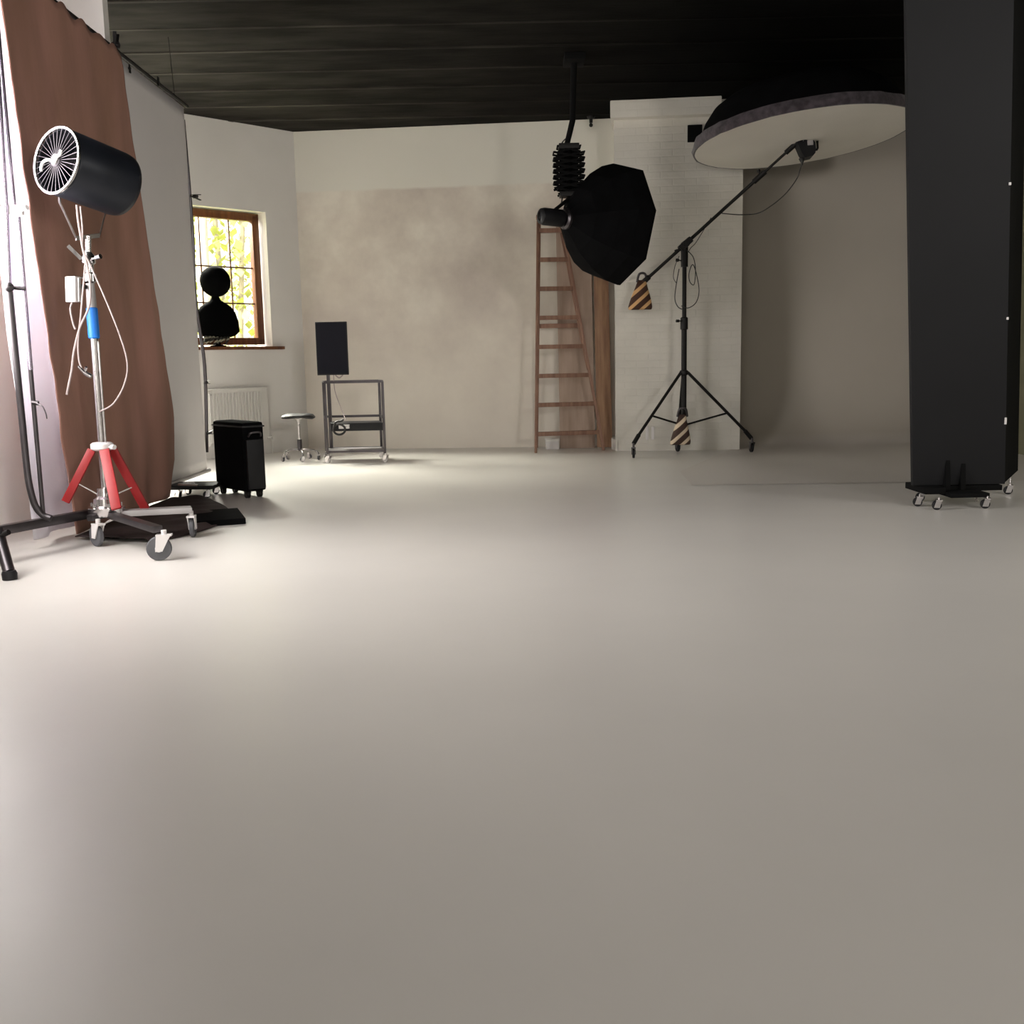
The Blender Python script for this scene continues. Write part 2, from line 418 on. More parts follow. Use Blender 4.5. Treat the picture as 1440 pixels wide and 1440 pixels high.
struct(MB().obox(V((-5.9, 6.0, H/2)), (.1, 0, 0), (0, 5.0, 0), (0, 0, H/2)).build('wall_far_left', MT['white'], smooth=False))
m = MB(); t1 = 4.9
m.obox(bw(t1/2-.05, H/2, .1), DB*(t1/2+.05), V((-DB.y, DB.x, 0))*.1, (0, 0, H/2))
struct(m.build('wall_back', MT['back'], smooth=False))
# column / chimney breast, with cornice
tL, tR = 3.625, 4.955
def cf(t, z, off): return bw(t, z, -off)                  # off: towards the room
OFFC = .66
m = MB()
m.hexa([cf(tL, 0, -.02), cf(tR, 0, -.6), cf(tR, 0, OFFC), cf(tL, 0, OFFC), cf(tL, H, -.02), cf(tR, H, -.6), cf(tR, H, OFFC), cf(tL, H, OFFC)])
col = struct(m.build('wall_column', MT['column'], smooth=False))
m = MB()
m.hexa([cf(tL-.01, 3.46, 0), cf(tR-.22, 3.46, 0), cf(tR-.24, 3.45, OFFC+.13), cf(tL-.04, 3.45, OFFC+.13),
        cf(tL-.01, H, 0), cf(tR-.22, H, 0), cf(tR-.24, H, OFFC+.15), cf(tL-.04, H, OFFC+.15)], .012)
m.build('cornice', MT['column'], col)
m = MB().hexa([cf(tL-.045, 0, 0), cf(tL+.02, 0, 0), cf(tL+.02, 0, OFFC+.012), cf(tL-.045, 0, OFFC-.25), cf(tL-.045, .12, 0), cf(tL+.02, .12, 0), cf(tL+.02, .12, OFFC+.012), cf(tL-.045, .12, OFFC-.25)])
m.build('plinth', MT['white'], col)
vc = cf(0, 0, OFFC)
def colface(x, y, off=0.0):
    n = V((DB.y, -DB.x, 0)); P = cf(0, 0, OFFC+off); q = ray(x, y)
    return CAM+q*((P-CAM).dot(n)/q.dot(n))
a, b, c_, d_ = colface(968, 178), colface(985, 177), colface(986, 198), colface(969, 199)
cc = (a+b+c_+d_)/4; n = V((DB.y, -DB.x, 0))
vent = MB()
vent.obox(cc+n*.012, DB*.075, n*.012, (0, 0, .085), .004)
o = vent.build('wall_vent', MT['flat2'], col)
# cyclorama: wall, cove and a tongue of painted floor
R_ = .75; prof = []
yw = 12.02
prof = [(7.95, .003), (9.0, .003), (yw-R_, .003)] + [(yw-R_+R_*math.sin(a), .003+R_*(1-math.cos(a))) for a in [PI/2*i/14 for i in range(1, 15)]] + [(yw, H)]
m = MB(); n_ = len(prof)
def cyc(i, j):
    yy, z = prof[round(j*(n_-1))]
    x0 = bw(tR).x-.03 if yy > 11.0 else 2.45
    x0 = 2.47 if yy > 10.5 else (2.47-1.05*max(0, min(1, (10.5-yy)/1.6)))
    x = x0+(XR-.03-x0)*i
    return V((x, yy - (.055*(x-2.4) if yy < 8.5 else 0.0), z))
m.grid(cyc, 12, n_-1)
nt = MT['cyc'].node_tree; N = nt.nodes; L = nt.links; b_ = N['Principled BSDF']; old = b_.inputs['Base Color'].links[0].from_socket
tc = N.new('ShaderNodeTexCoord'); sp = N.new('ShaderNodeSeparateXYZ'); L.new(tc.outputs['Object'], sp.inputs['Vector'])
mr = N.new('ShaderNodeMapRange'); mr.inputs['From Min'].default_value = .01; mr.inputs['From Max'].default_value = .12; L.new(sp.outputs['Z'], mr.inputs['Value'])
mx = N.new('ShaderNodeMix'); mx.data_type = 'RGBA'; L.new(mr.outputs['Result'], mx.inputs['Factor']); mx.inputs['A'].default_value = (.60, .56, .52, 1); L.new(old, mx.inputs['B']); L.new(mx.outputs['Result'], b_.inputs['Base Color'])
mr2 = N.new('ShaderNodeMapRange'); mr2.inputs['From Min'].default_value = .01; mr2.inputs['From Max'].default_value = .2; mr2.inputs['To Min'].default_value = .42; mr2.inputs['To Max'].default_value = .85
L.new(sp.outputs['Z'], mr2.inputs['Value']); L.new(mr2.outputs['Result'], b_.inputs['Roughness'])
struct(m.build('wall_cyclorama', MT['cyc'], smooth=True))
struct(MB().box((XR, YR, 0), (XR+.2, 13.2, H)).build('wall_right', MT['olive'], smooth=False))
struct(MB().box((-6.4, YR-.2, 0), (XR+.2, YR, H)).build('wall_rear', MT['dark'], smooth=False))
struct(MB().box((-6.0, YR, 0), (-5.9, 1.2, H)).build('wall_outer', MT['white'], smooth=False))

# ---- window in the diagonal wall
w = struct(thing('window_1', None, None, ww((WO[0]+WO[1])/2, WO[2], -.2)))
t0, t1, z0, z1 = WO; fw = .085; dep = -.22
# stepped reveal is the wall itself; frame sits deep in it
def wbar(mb, ta, tb, za, zb, off, th, bev=.008): mb.obox(ww((ta+tb)/2, (za+zb)/2, off), D1*(tb-ta)/2, N1*th/2, (0, 0, (zb-za)/2), bev)
RV = .13
m = MB()
wbar(m, t0+.02, t1, z1-fw-.01, z1-.01, -.16, .08); wbar(m, t0+.02, t1, z0+.035, z0+fw+.03, -.16, .08)
wbar(m, t0+.02, t0+.02+fw, z0+.035, z1-.01, -.16, .08); wbar(m, t1-fw, t1, z0+.035, z1-.01, -.16, .08)
m.build('window_frame', MT['woodf'], w)
m = MB()
for zz in (2.09, 1.695): wbar(m, t0+fw, t1-fw, zz-.008, zz+.008, -.165, .014, .002)
for tt in (.80, 1.16): wbar(m, tt-.007, tt+.007, z0+.1, z1-.08, -.165, .014, .002)
m.build('glazing_bar', MT['woodf'], w)
m = MB(); wbar(m, t0+fw, t1-fw, z0+.1, z1-fw, -.185, .006, 0)
m.build('pane', MT['glass'], w)
m = MB(); m.obox(ww((t0+t1)/2-.02, z0-.004, -.06), D1*((t1-t0)/2+.10), N1*.13, (0, 0, .017), .005)
m.build('window_sill', MT['woodf'], w)

# ---- outdoors, seen through the panes
ext = CB+D1*1.0-N1*4.0
struct(MB().quad(ww(-14, -.3, -.5), ww(16, -.3, -.5), ww(16, -.3, -26), ww(-14, -.3, -26)).build('lawn', MT['grass'], smooth=False))
def tree(P, h, r, lean, name, label, crown, nleaf, seed, cz):
    rnd = random.Random(seed); P = V(P)
    t = thing(name, label, 'tree', P, 'trees outside the window')
    MB().tube(catmull([P, P+V((lean*.3, 0, h*.4)), P+V((lean, 0, h))], 5), r, 12, r1=r*.5).build('trunk', MT['bark'], t)
    m = MB()
    for i in range(nleaf):
        a = rnd.uniform(0, 2*PI); q = rnd.random()**.5*crown; z = rnd.uniform(cz, h*1.15)
        c = P+V((lean*z/h+math.cos(a)*q, math.sin(a)*q, z)); s = rnd.uniform(.06, .13)
        u = V((rnd.uniform(-1, 1), rnd.uniform(-1, 1), rnd.uniform(-1, 1))).normalized()*s; v, _ = frame_of(u); v *= s*.6
        m.quad(c-u, c+v, c+u, c-v)
    tag(m.build('foliage', MT['leaf'], t, smooth=False), kind='stuff')
def outp(x, y, dist):      # a point beyond the window at a given distance from the wall
    n = N1; P = CB-N1*dist; q = ray(x, y)
    return CAM+q*((P-CAM).dot(n)/q.dot(n))
p = outp(287, 450, 3.2); tree((p.x, p.y, -.3), 6.0, .12, .1, 'garden_tree', 'pale tree trunk outside the window, at its left panes', 1.4, 50, 3, 4.2)
p = outp(330, 450, 6.0); tree((p.x, p.y, -.3), 4.6, .07, .3, 'garden_tree', 'yellow green leafy tree outside, filling the right panes', 1.5, 1500, 5, .3)
p = outp(318, 450, 13.0); tree((p.x, p.y, -.3), 7.0, .10, -.2, 'garden_tree', 'sunlit tree farther off, showing through the top panes', 2.8, 2200, 9, .6)

# ================================================================== LEFT: BACKDROPS
XB = -2.66; ZB = 3.165
br = thing('backdrop_rail', 'thin black rail along the left wall carrying the hanging backdrops', 'rail', (XB, 7.4, ZB))
MB().tube([(XB, 4.6, ZB), (XB, 9.02, ZB)], .014).build('rail', MT['bmetal'], br)
MB().cyl((XB, 8.7, ZB), (XB-.02, 8.7, H), .0025, seg=6).build('hanger_rod', MT['bmetal'], br)
for yy in (4.8, 6.4):
    m = MB(); m.cyl((XB, yy, ZB), (XL, yy, ZB+.05), .010, seg=8); m.obox((XL+.006, yy, ZB+.05), (.006, 0, 0), (0, .03, 0), (0, 0, .05))
    m.build('bracket', MT['bmetal'], br)
# white vinyl drop
def wd(i, j):
    yy = 7.1+(9.03-7.1)*i; z = .10+(ZB-.02-.10)*j
    x = XB-.016+.010*math.sin(yy*3.1+z*.8)*(1-j)
    if i > .97: x -= .02*(i-.97)/.03
    return V((x, yy+(.02*math.sin(z*5) if i == 1 else 0), z))
o = thing('white_backdrop', 'smooth grey-white backdrop hanging behind the brown canvas, its far edge clipped', 'backdrop', (XB, 8.0, 0))
MB().grid(wd, 40, 30).build('sheet', MT['vinyl'], o, solid=.004)
MB().cyl((XB-.01, 7.1, .095), (XB-.01, 9.03, .095), .018).build('weight_bar', MT['grey'], o)
m = MB(); m.tube(catmull([(XB-.05, 9.06, ZB-.1), (XB-.035, 9.07, 2.2), (XB-.045, 9.06, 1.6), (XB-.01, 9.09, 1.0), (XB-.03, 9.06, .25)], 6), .016, 8)
tag(m.build('edge_cord', MT['dsteel'], o))
# spring clamps: along the rail and on the far edge
def clamp(P, d, label, s=1.0):
    P = V(P); d = V(d).normalized(); u, v = frame_of(d)
    t = thing('spring_clamp', label, 'clamp', P, 'clamps on the backdrops')
    m = MB(); m.bar(P-d*.02*s+v*.005, P+d*.055*s+v*.014*s, .011*s, .004*s); m.bar(P-d*.02*s-v*.005, P+d*.055*s-v*.014*s, .011*s, .004*s)
    m.build('jaw', MT['bmetal'], t)
    MB().cyl(P+d*.015*s-u*.012*s, P+d*.015*s+u*.012*s, .010*s, seg=10).build('spring', MT['dsteel'], t)
clamp((XB+.015, 7.40, ZB-.01), (.1, .05, 1), 'large black clamp sticking up from the rail at the corner of the brown canvas', 2.0)
clamp((XB+.012, 7.66, ZB-.05), (0, .1, -1), 'small clamp on the rail just past the brown canvas corner', .8)
clamp((XB+.012, 8.27, ZB-.01), (0, .1, 1), 'small clamp on the rail halfway along the bare white backdrop top', .9)
clamp((XB+.0, 9.045, 2.44), (.4, .9, 0), 'dark clamp on the far edge of the white backdrop above the window', 1.6)
clamp((XB+.0, 9.05, .86), (.4, .9, .1), 'clamp on the far backdrop edge level with the radiator', 1.0)
clamp((XB+.0, 9.05, .42), (.4, .9, .1), 'lowest clamp on the far edge of the white backdrop', 1.2)
# rust-brown canvas
def lerp(T, z):
    for (z0_, v0), (z1_, v1) in zip(T, T[1:]):
        if z0_ >= z >= z1_: return v0+(v1-v0)*(z0_-z)/(z0_-z1_)
    return T[-1][1] if z < T[-1][0] else T[0][1]
LE = [(3.25, 5.62), (2.71, 5.70), (1.74, 5.80), (.72, 5.91), (.2, 5.99), (0, 6.02)]
RE = [(3.25, 7.40), (2.44, 7.55), (1.76, 7.70), (1.2, 7.83), (.6, 7.94), (.3, 7.90), (.07, 7.76), (0, 7.70)]
XC = XB+.045
def bc(i, j):
    z = .03+(ZB-.015-.03)*j
    a = lerp(LE, z); b = lerp(RE, z)
    a += .022*noise.noise(V((z*6, 1, 3))); b += .016*noise.noise(V((z*6, 7, 3)))
    yy = a+(b-a)*i
    f = .012*math.sin(i*15+z*.35)+.007*math.sin(i*29+1+z*.5)+.012*noise.noise(V((yy*3, z*2, 0)))
    x = XC+f*(1.1-.55*j)+.02*(1-j)
    if j > .985: z += .018*math.sin(i*42)-.02*abs(math.sin(i*14))
    return V((x, yy, z))
o = thing('canvas_backdrop', 'rust brown canvas with ragged edges hung in front of the white backdrop', 'backdrop', (XC, 6.8, 0))
MB().grid(bc, 90, 70).build('canvas', MT['brown'], o, solid=.006)
def sw(i, j):
    # tail of the canvas spread on the floor towards the room
    yy = 5.98+(7.72-5.98)*i; e = [.28, .75, .92, .75, .45][min(4, int(i*4.99))]
    e = .08+.80*math.sin(PI*min(1, .14+i*.80))**.6*(1-.30*i)
    x = XC+.03+e*j*.92; z = .022+.030*abs(noise.noise(V((x*4, yy*4, 2))))*(1-abs(2*j-1)**4)
    if j > .93: z = .008
    return V((x, yy-.16*j*(1-i), z))
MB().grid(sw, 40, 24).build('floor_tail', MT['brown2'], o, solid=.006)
o['label'] = 'rust brown canvas with ragged edges hung in front of the white backdrop'
# white muslin behind the canvas at the left
def mu(i, j):
    z = .05+(ZB-.05)*j; b = lerp(LE, z)+.30; a = lerp(LE, z)-.24+(.14*(j-.5) if j > .5 else -.10*(.5-j))
    yy = a+(b-a)*i
    return V((XB-.05+.03*math.sin(i*9+z*.6)+.015*noise.noise(V((yy*5, z*2, 4))), yy, z))
tag(MB().grid(mu, 30, 40).build('muslin_sheet', MT['muslin'], solid=.004), 'bright white muslin edge showing left of the brown canvas', 'cloth')

# ================================================================== FAN AND ITS STAND
YF = 5.72
hub = aty(5.84, 150, 716); 
st_ = thing('rolling_stand', 'chrome stand with red legs and grey castors under the drum fan', 'stand', (hub.x, hub.y, 0))
zb = .195
hb = V((hub.x, hub.y, zb))
c1 = fl(225, 788); c2 = fl(137, 768); c3 = fl(272, 755)
def armto(c, w=.055): 
    m = MB(); e = V((c.x, c.y, .165)); m.bar(hb+V((0, 0, -.02)), e, w, .035, side=V((c-hb).cross(V((0, 0, 1)))), bev=.006); return m.build('base_arm', MT['dsteel'], st_)
armto(c1+V((0, 0, 0))); tag(armto(c3, .10), 'flat pale base arm'); st_.children[-1].data.materials[0] = MT['grey']
armto(c2+V((-.02, -.03, 0)), .05)
caster(st_, c1, (.55, .1, 0), .064, top=.160); caster(st_, c2, (.6, -.5, 0), .062, top=.16); caster(st_, c3, (.15, -1, 0), .062, top=.160)
m = MB(); m.lathe(hb-V((0, 0, .03)), (0, 0, 1), [(0, .085), (.02, .10), (.05, .10), (.06, .07), (.10, .068), (.115, .05), (.16, .045)], 24)
for k in range(6):
    a = 2*PI*k/6; q = hb+V((math.cos(a)*.082, math.sin(a)*.082, .025)); m.cyl(q, q+V((0, 0, .022)), .010, seg=6)
m.build('base_hub', MT['chrome'], st_)
top = aty(5.80, 121, 352)
pole0 = hb+V((0, 0, .05)); ptop = V((hub.x+.015, hub.y-.02, top.z))
def pl(z): return pole0+(ptop-pole0)*((z-pole0.z)/(ptop.z-pole0.z))
zc = aty(5.84, 146, 628).z
m = MB(); m.cyl(pole0, pl(1.2), .021); m.build('lower_pole', MT['chrome'], st_)
m = MB(); m.cyl(pl(1.2), ptop, .016); m.build('upper_pole', MT['chrome'], st_)
m = MB(); m.cyl(pole0+V((.03, -.02, 0)), pl(1.15)+V((.03, -.02, 0)), .006, seg=8); m.build('guide_rod', MT['steel'], st_)
m = MB(); m.lathe(pl(zc-.02), (0, 0, 1), [(0, .05), (.01, .062), (.035, .062), (.045, .05)], 20); knob(m, pl(zc)+V((.05, -.03, 0)), (.8, -.5, 0), .05, .014)
m.build('leg_collar', MT['pale'], st_)
for (x, y_), w_ in (((92, 706), .045), ((164, 716), .055), ((205, 716), .050)):
    e = aty({92: 5.75, 164: 5.62, 205: 5.95}[x], x, y_); s0 = pl(zc-.015)+(V((e.x, e.y, 0))-V((hub.x, hub.y, 0))).normalized()*.055
    m = MB(); m.bar(s0, e, w_, .022, side=V((1, .1, 0)), bev=.005)
    m.build('leg', MT['red'], st_)
    m = MB(); m.bar(pl(zc-.30), s0+(e-s0)*.62, .014, .006); m.build('leg_brace', MT['steel'], st_)
zb0, zb1 = aty(5.8, 136, 476).z, aty(5.8, 133, 432).z
MB().lathe(pl(zb0), (0, 0, 1), [(0, .024), (.006, .031), (zb1-zb0-.006, .031), (zb1-zb0, .026)], 20).build('grip_sleeve', MT['blue'], st_)
zs1 = aty(5.8, 131, 398).z
MB().lathe(pl(zb1), (0, 0, 1), [(0, .027), (zs1-zb1, .023)], 20).build('clear_sleeve', MT['grey'], st_)
m = MB()
m.lathe(pl(zs1), (0, 0, 1), [(0, .024), (.01, .036), (.05, .036), (.06, .026), (.10, .026), (.11, .038), (.15, .036), (.17, .02), (ptop.z-zs1, .018)], 18)
knob(m, pl(zs1+.03)+V((-.03, -.02, 0)), (-1, -.5, -.1), .08, .016); knob(m, pl(zs1+.13)+V((.03, -.02, 0)), (1, -.4, .2), .06, .014)
m.bar(pl(zs1+.13)+V((-.03, -.02, 0)), pl(zs1+.20)+V((-.09, -.04, 0)), .022, .02)
m.build('pole_clamp', MT['chrome'], st_)
# clip-on control box
bx = aty(5.68, 103, 407)
cb = thing('control_box', 'small pale box clamped to the pole under the fan', 'box', bx)
m = MB(); m.obox(bx, (.030, -.006, 0), (.006, .026, 0), (.004, 0, .068), .006); m.build('case', MT['pale'], cb)
m = MB(); m.bar(bx+V((.036, -.010, .06)), bx+V((.028, -.010, -.066)), .012, .012); m.build('side_channel', MT['grey'], cb)
m = MB(); m.bar(bx+V((.02, 0, .02)), V((pl(bx.z).x-.024, pl(bx.z).y, bx.z+.02)), .03, .02); m.build('clamp_arm', MT['bmetal'], cb)

# drum fan
sF = 1442; dF = 5.72
ctr, fA, fB = circle3(79.6, 225.5, (31, -9.75), (0, 45.45), -1, 5.55); RF = fA.length
axb = fA.cross(fB).normalized()        # towards the back of the drum
if axb.x < 0: axb = -axb
LF = .395
fan = thing('drum_fan', 'black drum wind fan with chrome front grille on the red-legged stand', 'fan', ptop)
m = MB(); m.lathe(ctr+axb*.012, axb, [(0, RF*.97), (.015, RF*1.0), (LF*.5, RF*1.0), (LF*.93, RF*1.0), (LF, RF*.975)], 48, cap0=False, cap1=False)
m.build('drum', MT['fan'], fan, solid=.006)
m = MB(); m.lathe(ctr+axb*(LF-.01), axb, [(0, RF*.96), (.02, RF*.90), (.04, RF*.5), (.045, RF*.1)], 40, cap0=False); m.build('rear_guard', MT['black'], fan)
u, w_ = frame_of(axb)
m = MB(); m.tube([ctr+(u*math.cos(2*PI*k/56)+w_*math.sin(2*PI*k/56))*RF for k in range(56)], .0085, 8, closed=True); m.build('grille_ring', MT['chrome'], fan)
m = MB()
for k in range(30):
    a = 2*PI*k/30+.05; e = u*math.cos(a)+w_*math.sin(a)
    m.tube([ctr+e*.035-axb*.004, ctr+e*RF*.97], .0019, 6)
m.lathe(ctr+axb*.002, -axb, [(0, .036), (.010, .036), (.016, .03)], 24)
g = m.build('grille_spokes', MT['spoke'], fan)
m = MB(); q = cvec(1, -.35, 0).normalized(); q -= axb*q.dot(axb); q.normalize(); q2 = axb.cross(q)
P_ = ctr-axb*.020
m.tube(catmull([P_-q*.105+q2*.008, P_-q*.085-q2*.022, P_-q*.055-q2*.026, P_-q*.02-q2*.006, P_+q*.0+q2*.022, P_+q*.02+q2*.012, P_+q*.03+q2*.004, P_+q*.055+q2*.004, P_+q*.068-q2*.012], 6), .0085, 8)
tag(m.build('badge', MT['pale'], fan), 'white curved badge across the grille centre')
# blades inside the drum
m = MB(); bcn = ctr+axb*.16
m.lathe(bcn-axb*.05, axb, [(0, .02), (.02, .05), (.10, .05)], 20)
for k in range(5):
    a = 2*PI*k/5
    e = u*math.cos(a)+w_*math.sin(a); tn = axb.cross(e)
    m.grid(lambda i, j: bcn+e*(.045+(RF*.88-.045)*i)+tn*((j-.5)*(.06+.06*i))+axb*((j-.5)*.07*(1-.3*i)), 6, 4)
m.build('blades', MT['dsteel'], fan)
m = MB(); m.cyl(bcn+axb*.05, bcn+axb*.20, .055); m.build('motor', MT['black'], fan)
# yoke: bent flat bar cradling the drum from below down to the pole
ly = aty(5.66, 84, 285); lb = aty(5.74, 107, 335); rb = aty(5.90, 140, 331); ry = aty(6.0, 148, 300)
m = MB()
pts = [ly+V((0, 0, .04)), ly, lb, rb, ry, ry+V((0, 0, .03))]
for a, b in zip(pts, pts[1:]): m.bar(a, b, .024, .006, side=V((.75, .63, 0)).cross(b-a))
m.build('yoke', MT['steel'], fan)
m = MB(); m.cyl(V((ptop.x, ptop.y, ptop.z-.02)), (lb+rb)/2+V((0, 0, .004)), .017); m.build('spigot', MT['chrome'], fan)
def cab(name, pts, r, mt, par): return MB().tube(catmull(pts, 8), r, 7).build(name, MT[mt], par)
Yc = 5.60
cab('power_cord', [aty(5.58, 108, 288), aty(Yc, 110, 310), aty(Yc, 114, 335), aty(Yc, 117, 352), aty(Yc, 124, 380), aty(Yc, 127, 405), aty(Yc, 125, 432), aty(Yc, 112, 462), aty(Yc, 104, 495), aty(Yc, 101, 520), aty(Yc, 97, 540), aty(Yc, 94, 555)], .006, 'cable', fan)
cab('control_cord', [aty(5.58, 113, 290), aty(Yc, 116, 320), aty(Yc, 117, 350), aty(Yc, 128, 375), aty(Yc, 148, 420), aty(Yc, 168, 470), aty(Yc, 179, 510), aty(Yc, 175, 540), aty(Yc, 160, 567), aty(Yc, 142, 578), aty(Yc, 140, 578)], .0045, 'cable', fan)
cab('box_cord', [bx-V((.01, 0, .066)), aty(Yc, 99, 435), aty(Yc, 103, 455), aty(Yc, 106, 463)], .005, 'cable', cb)
cab('hanging_cord', [aty(Yc, 121, 360), aty(Yc, 114, 440), aty(Yc, 110, 480), aty(Yc, 111, 505), aty(Yc, 115, 518)], .005, 'cable', fan)
p = aty(Yc, 119, 524); m = MB(); m.cyl(p+V((-.03, 0, .035)), p, .009); m.cyl(p, p+V((.035, 0, -.022)), .012); m.cyl(p+V((.01, -.01, .01)), p+V((.02, -.02, .03)), .007); m.build('plug', MT['chrome'], fan)

# ---- wheeled rack with two uprights at the far left
e0, e1 = fl(-60, 757, .17), fl(128, 722, .17)
rk = thing('rolling_rack', 'two-pole chrome rack on a dark bar at the left edge', 'rack', (e0.x, e0.y, 0))
dR = (e1-e0).normalized()
MB().bar(e0-dR*.45, e1, .05, .05, side=V((0, 0, 1)), bev=.005).build('base_bar', MT['dsteel'], rk)
pb = fl(52, 736, .20); ybar = lambda x: fl(x, 735, .195)
A_ = [aty(5.52, 1, 90), aty(5.52, 8, 290), aty(5.52, 13, 405)]
m = MB(); m.tube([A_[0]-V((0, 0, -.6)), A_[1]], .0135, 12); m.tube([A_[1], A_[2]], .014, 12); m.build('left_pole', MT['purple'], rk)
B_ = [aty(5.52, 13, 405), aty(5.52, 22, 500), aty(5.52, 31, 590), aty(5.52, 38, 660), aty(5.52, 43, 690), aty(5.53, 50, 712), aty(5.54, 60, 724), aty(5.54, 72, 729)]
m = MB(); m.tube(catmull(B_, 6), .018, 12); m.build('bent_tube', MT['dsteel'], rk)
m = MB(); m.tube([aty(5.56, 3, 110)+V((0, 0, .5)), aty(5.56, 20, 292)], .011, 12); m.tube([aty(5.56, 25, 305), aty(5.56, 43, 520)], .013, 12); m.build('right_pole', MT['purple'], rk)
m = MB(); m.tube([aty(5.56, 43, 520), aty(5.56, 61, 726)], .012, 12); m.build('right_pole_foot', MT['dsteel'], rk)
m = MB(); a = aty(5.54, -12, 293); b = aty(5.54, 33, 296); m.bar(a, b, .05, .03, side=V((0, 0, 1)), bev=.006)
knob(m, aty(5.5, 30, 297), (.8, -.4, .3), .05, .014); knob(m, aty(5.5, 2, 290), (-.3, -.8, .3), .05, .016); m.build('cross_clamp', MT['pale'], rk)
m = MB(); a = aty(5.52, 6, 404); b = aty(5.54, 36, 406); m.cyl(a, b, .010); m.ball(aty(5.5, 13, 404), .026, sub=2); m.build('tie_knob', MT['dsteel'], rk)
m = MB(); a = aty(5.54, 45, 566); m.cyl(a, aty(5.54, 54, 567), .012); m.tube(catmull([a, aty(5.52, 58, 570), aty(5.52, 64, 580), aty(5.52, 66, 589)], 5), .003, 6); m.build('cable_tie', MT['dsteel'], rk)
f0 = aty(5.0, 1, 762); f1 = fl(14, 815, .0)
rl = MB(); rl.tube([f0+V((-.02, .02, .06)), f0, V((f1.x, f1.y, .03))], .028, 14); rl.build('foot_leg', MT['dsteel'], rk)
MB().lathe((f1.x, f1.y, 0), (0, 0, 1), [(0, .034), (.03, .036), (.045, .03)], 18).build('rubber_foot', MT['black'], rk)
m = MB(); m.bar(e0-dR*.2, f0+V((-.02, .02, .05)), .05, .05); knob(m, f0+V((.0, -.01, .03)), (1, -.2, .4), .06, .014); m.build('leg_joint', MT['bmetal'], rk)

# ---- black case beside the backdrop, power strip and board on the floor
K = fl(346, 702); Lc = fl(304, 694); uu = V((Lc-K)); uu.z = 0; wid = uu.length; uu.normalize()
vv = V((-uu.y, uu.x, 0)); vv = vv if vv.x > 0 else -vv
dpt = .18; zt = aty(K.y, 346, 594).z
cs = thing('trolley_case', 'tall black fabric trolley case standing before the radiator', 'case', K+uu*wid/2+vv*dpt/2)
cc = K+uu*wid/2+vv*dpt/2
MB().obox(V((cc.x, cc.y, (zt+.05)/2)), uu*wid/2, vv*dpt/2, (0, 0, (zt-.05)/2), .028).build('body', MT['bfab'], cs)
m = MB(); q = K+uu*.01+vv*dpt*.5; m.obox(V((q.x, q.y, .26))-uu*.022, uu*.014, vv*dpt*.40, (0, 0, .19), .012); m.build('side_pocket', MT['black'], cs)
m = MB(); q = K+vv*dpt*.5-uu*.016; m.tube(catmull([V((q.x, q.y, .47))-vv*.05+uu*.005, V((q.x, q.y, .50))-vv*.035-uu*.02, V((q.x, q.y, .50))+vv*.035-uu*.02, V((q.x, q.y, .47))+vv*.05+uu*.005], 5), .008, 8); m.build('carry_handle', MT['dsteel'], cs)
m = MB(); m.obox(V((cc.x, cc.y, zt-.035)), uu*(wid/2+.004), vv*(dpt/2+.004), (0, 0, .006), .003); m.build('top_seam', MT['leather'], cs)
for s in (-1, 1):
    for r in (-1, 1):
        q = cc+uu*s*(wid/2-.05)+vv*r*(dpt/2-.04)
        m = MB(); m.cyl(V((q.x, q.y, .028))-vv*.014, V((q.x, q.y, .028))+vv*.014, .028); m.obox(V((q.x, q.y, .05)), uu*.02, vv*.02, (0, 0, .012)); m.build('wheel', MT['bmetal'], cs)
a = fl(346, 737); b = fl(276, 742)
bd = V(((a.x+b.x)/2, (a.y+b.y)/2, 0)); ux = V((a.x-b.x, a.y-b.y, 0)); L_ = ux.length; ux.normalize(); uy = V((-ux.y, ux.x, 0))
m = MB(); m.obox(bd+uy*.26+V((0, 0, .02)), ux*L_/2, uy*.26, (0, 0, .019), .004)
tag(m.build('black_board', MT['bfab'], smooth=False), 'flat black board lying on the floor in front of the trolley case', 'board')
ps = fl(270, 702)
t = thing('floor_dolly', 'small black dolly with bright metal fittings under the white backdrop', 'dolly', ps)
MB().box((ps.x-.20, ps.y+.02, .07), (ps.x+.16, ps.y+.34, .10), .006).build('deck', MT['black'], t)
caster(t, ps+V((-.12, .05, 0)), (1, -.4, 0), .028, 'black', 'chrome', .02, .075); caster(t, ps+V((.10, .05, 0)), (1, .4, 0), .028, 'black', 'chrome', .02, .075)
caster(t, ps+V((-.12, .30, 0)), (1, -.4, 0), .028, 'black', 'chrome', .02, .075); caster(t, ps+V((.10, .30, 0)), (1, .4, 0), .028, 'black', 'chrome', .02, .075)
m = MB(); m.bar(ps+V((-.10, .01, .115)), ps+V((.05, .01, .105)), .03, .012); m.bar(ps+V((-.06, .0, .13)), ps+V((.02, .03, .125)), .014, .012); m.build('latch', MT['chrome'], t)

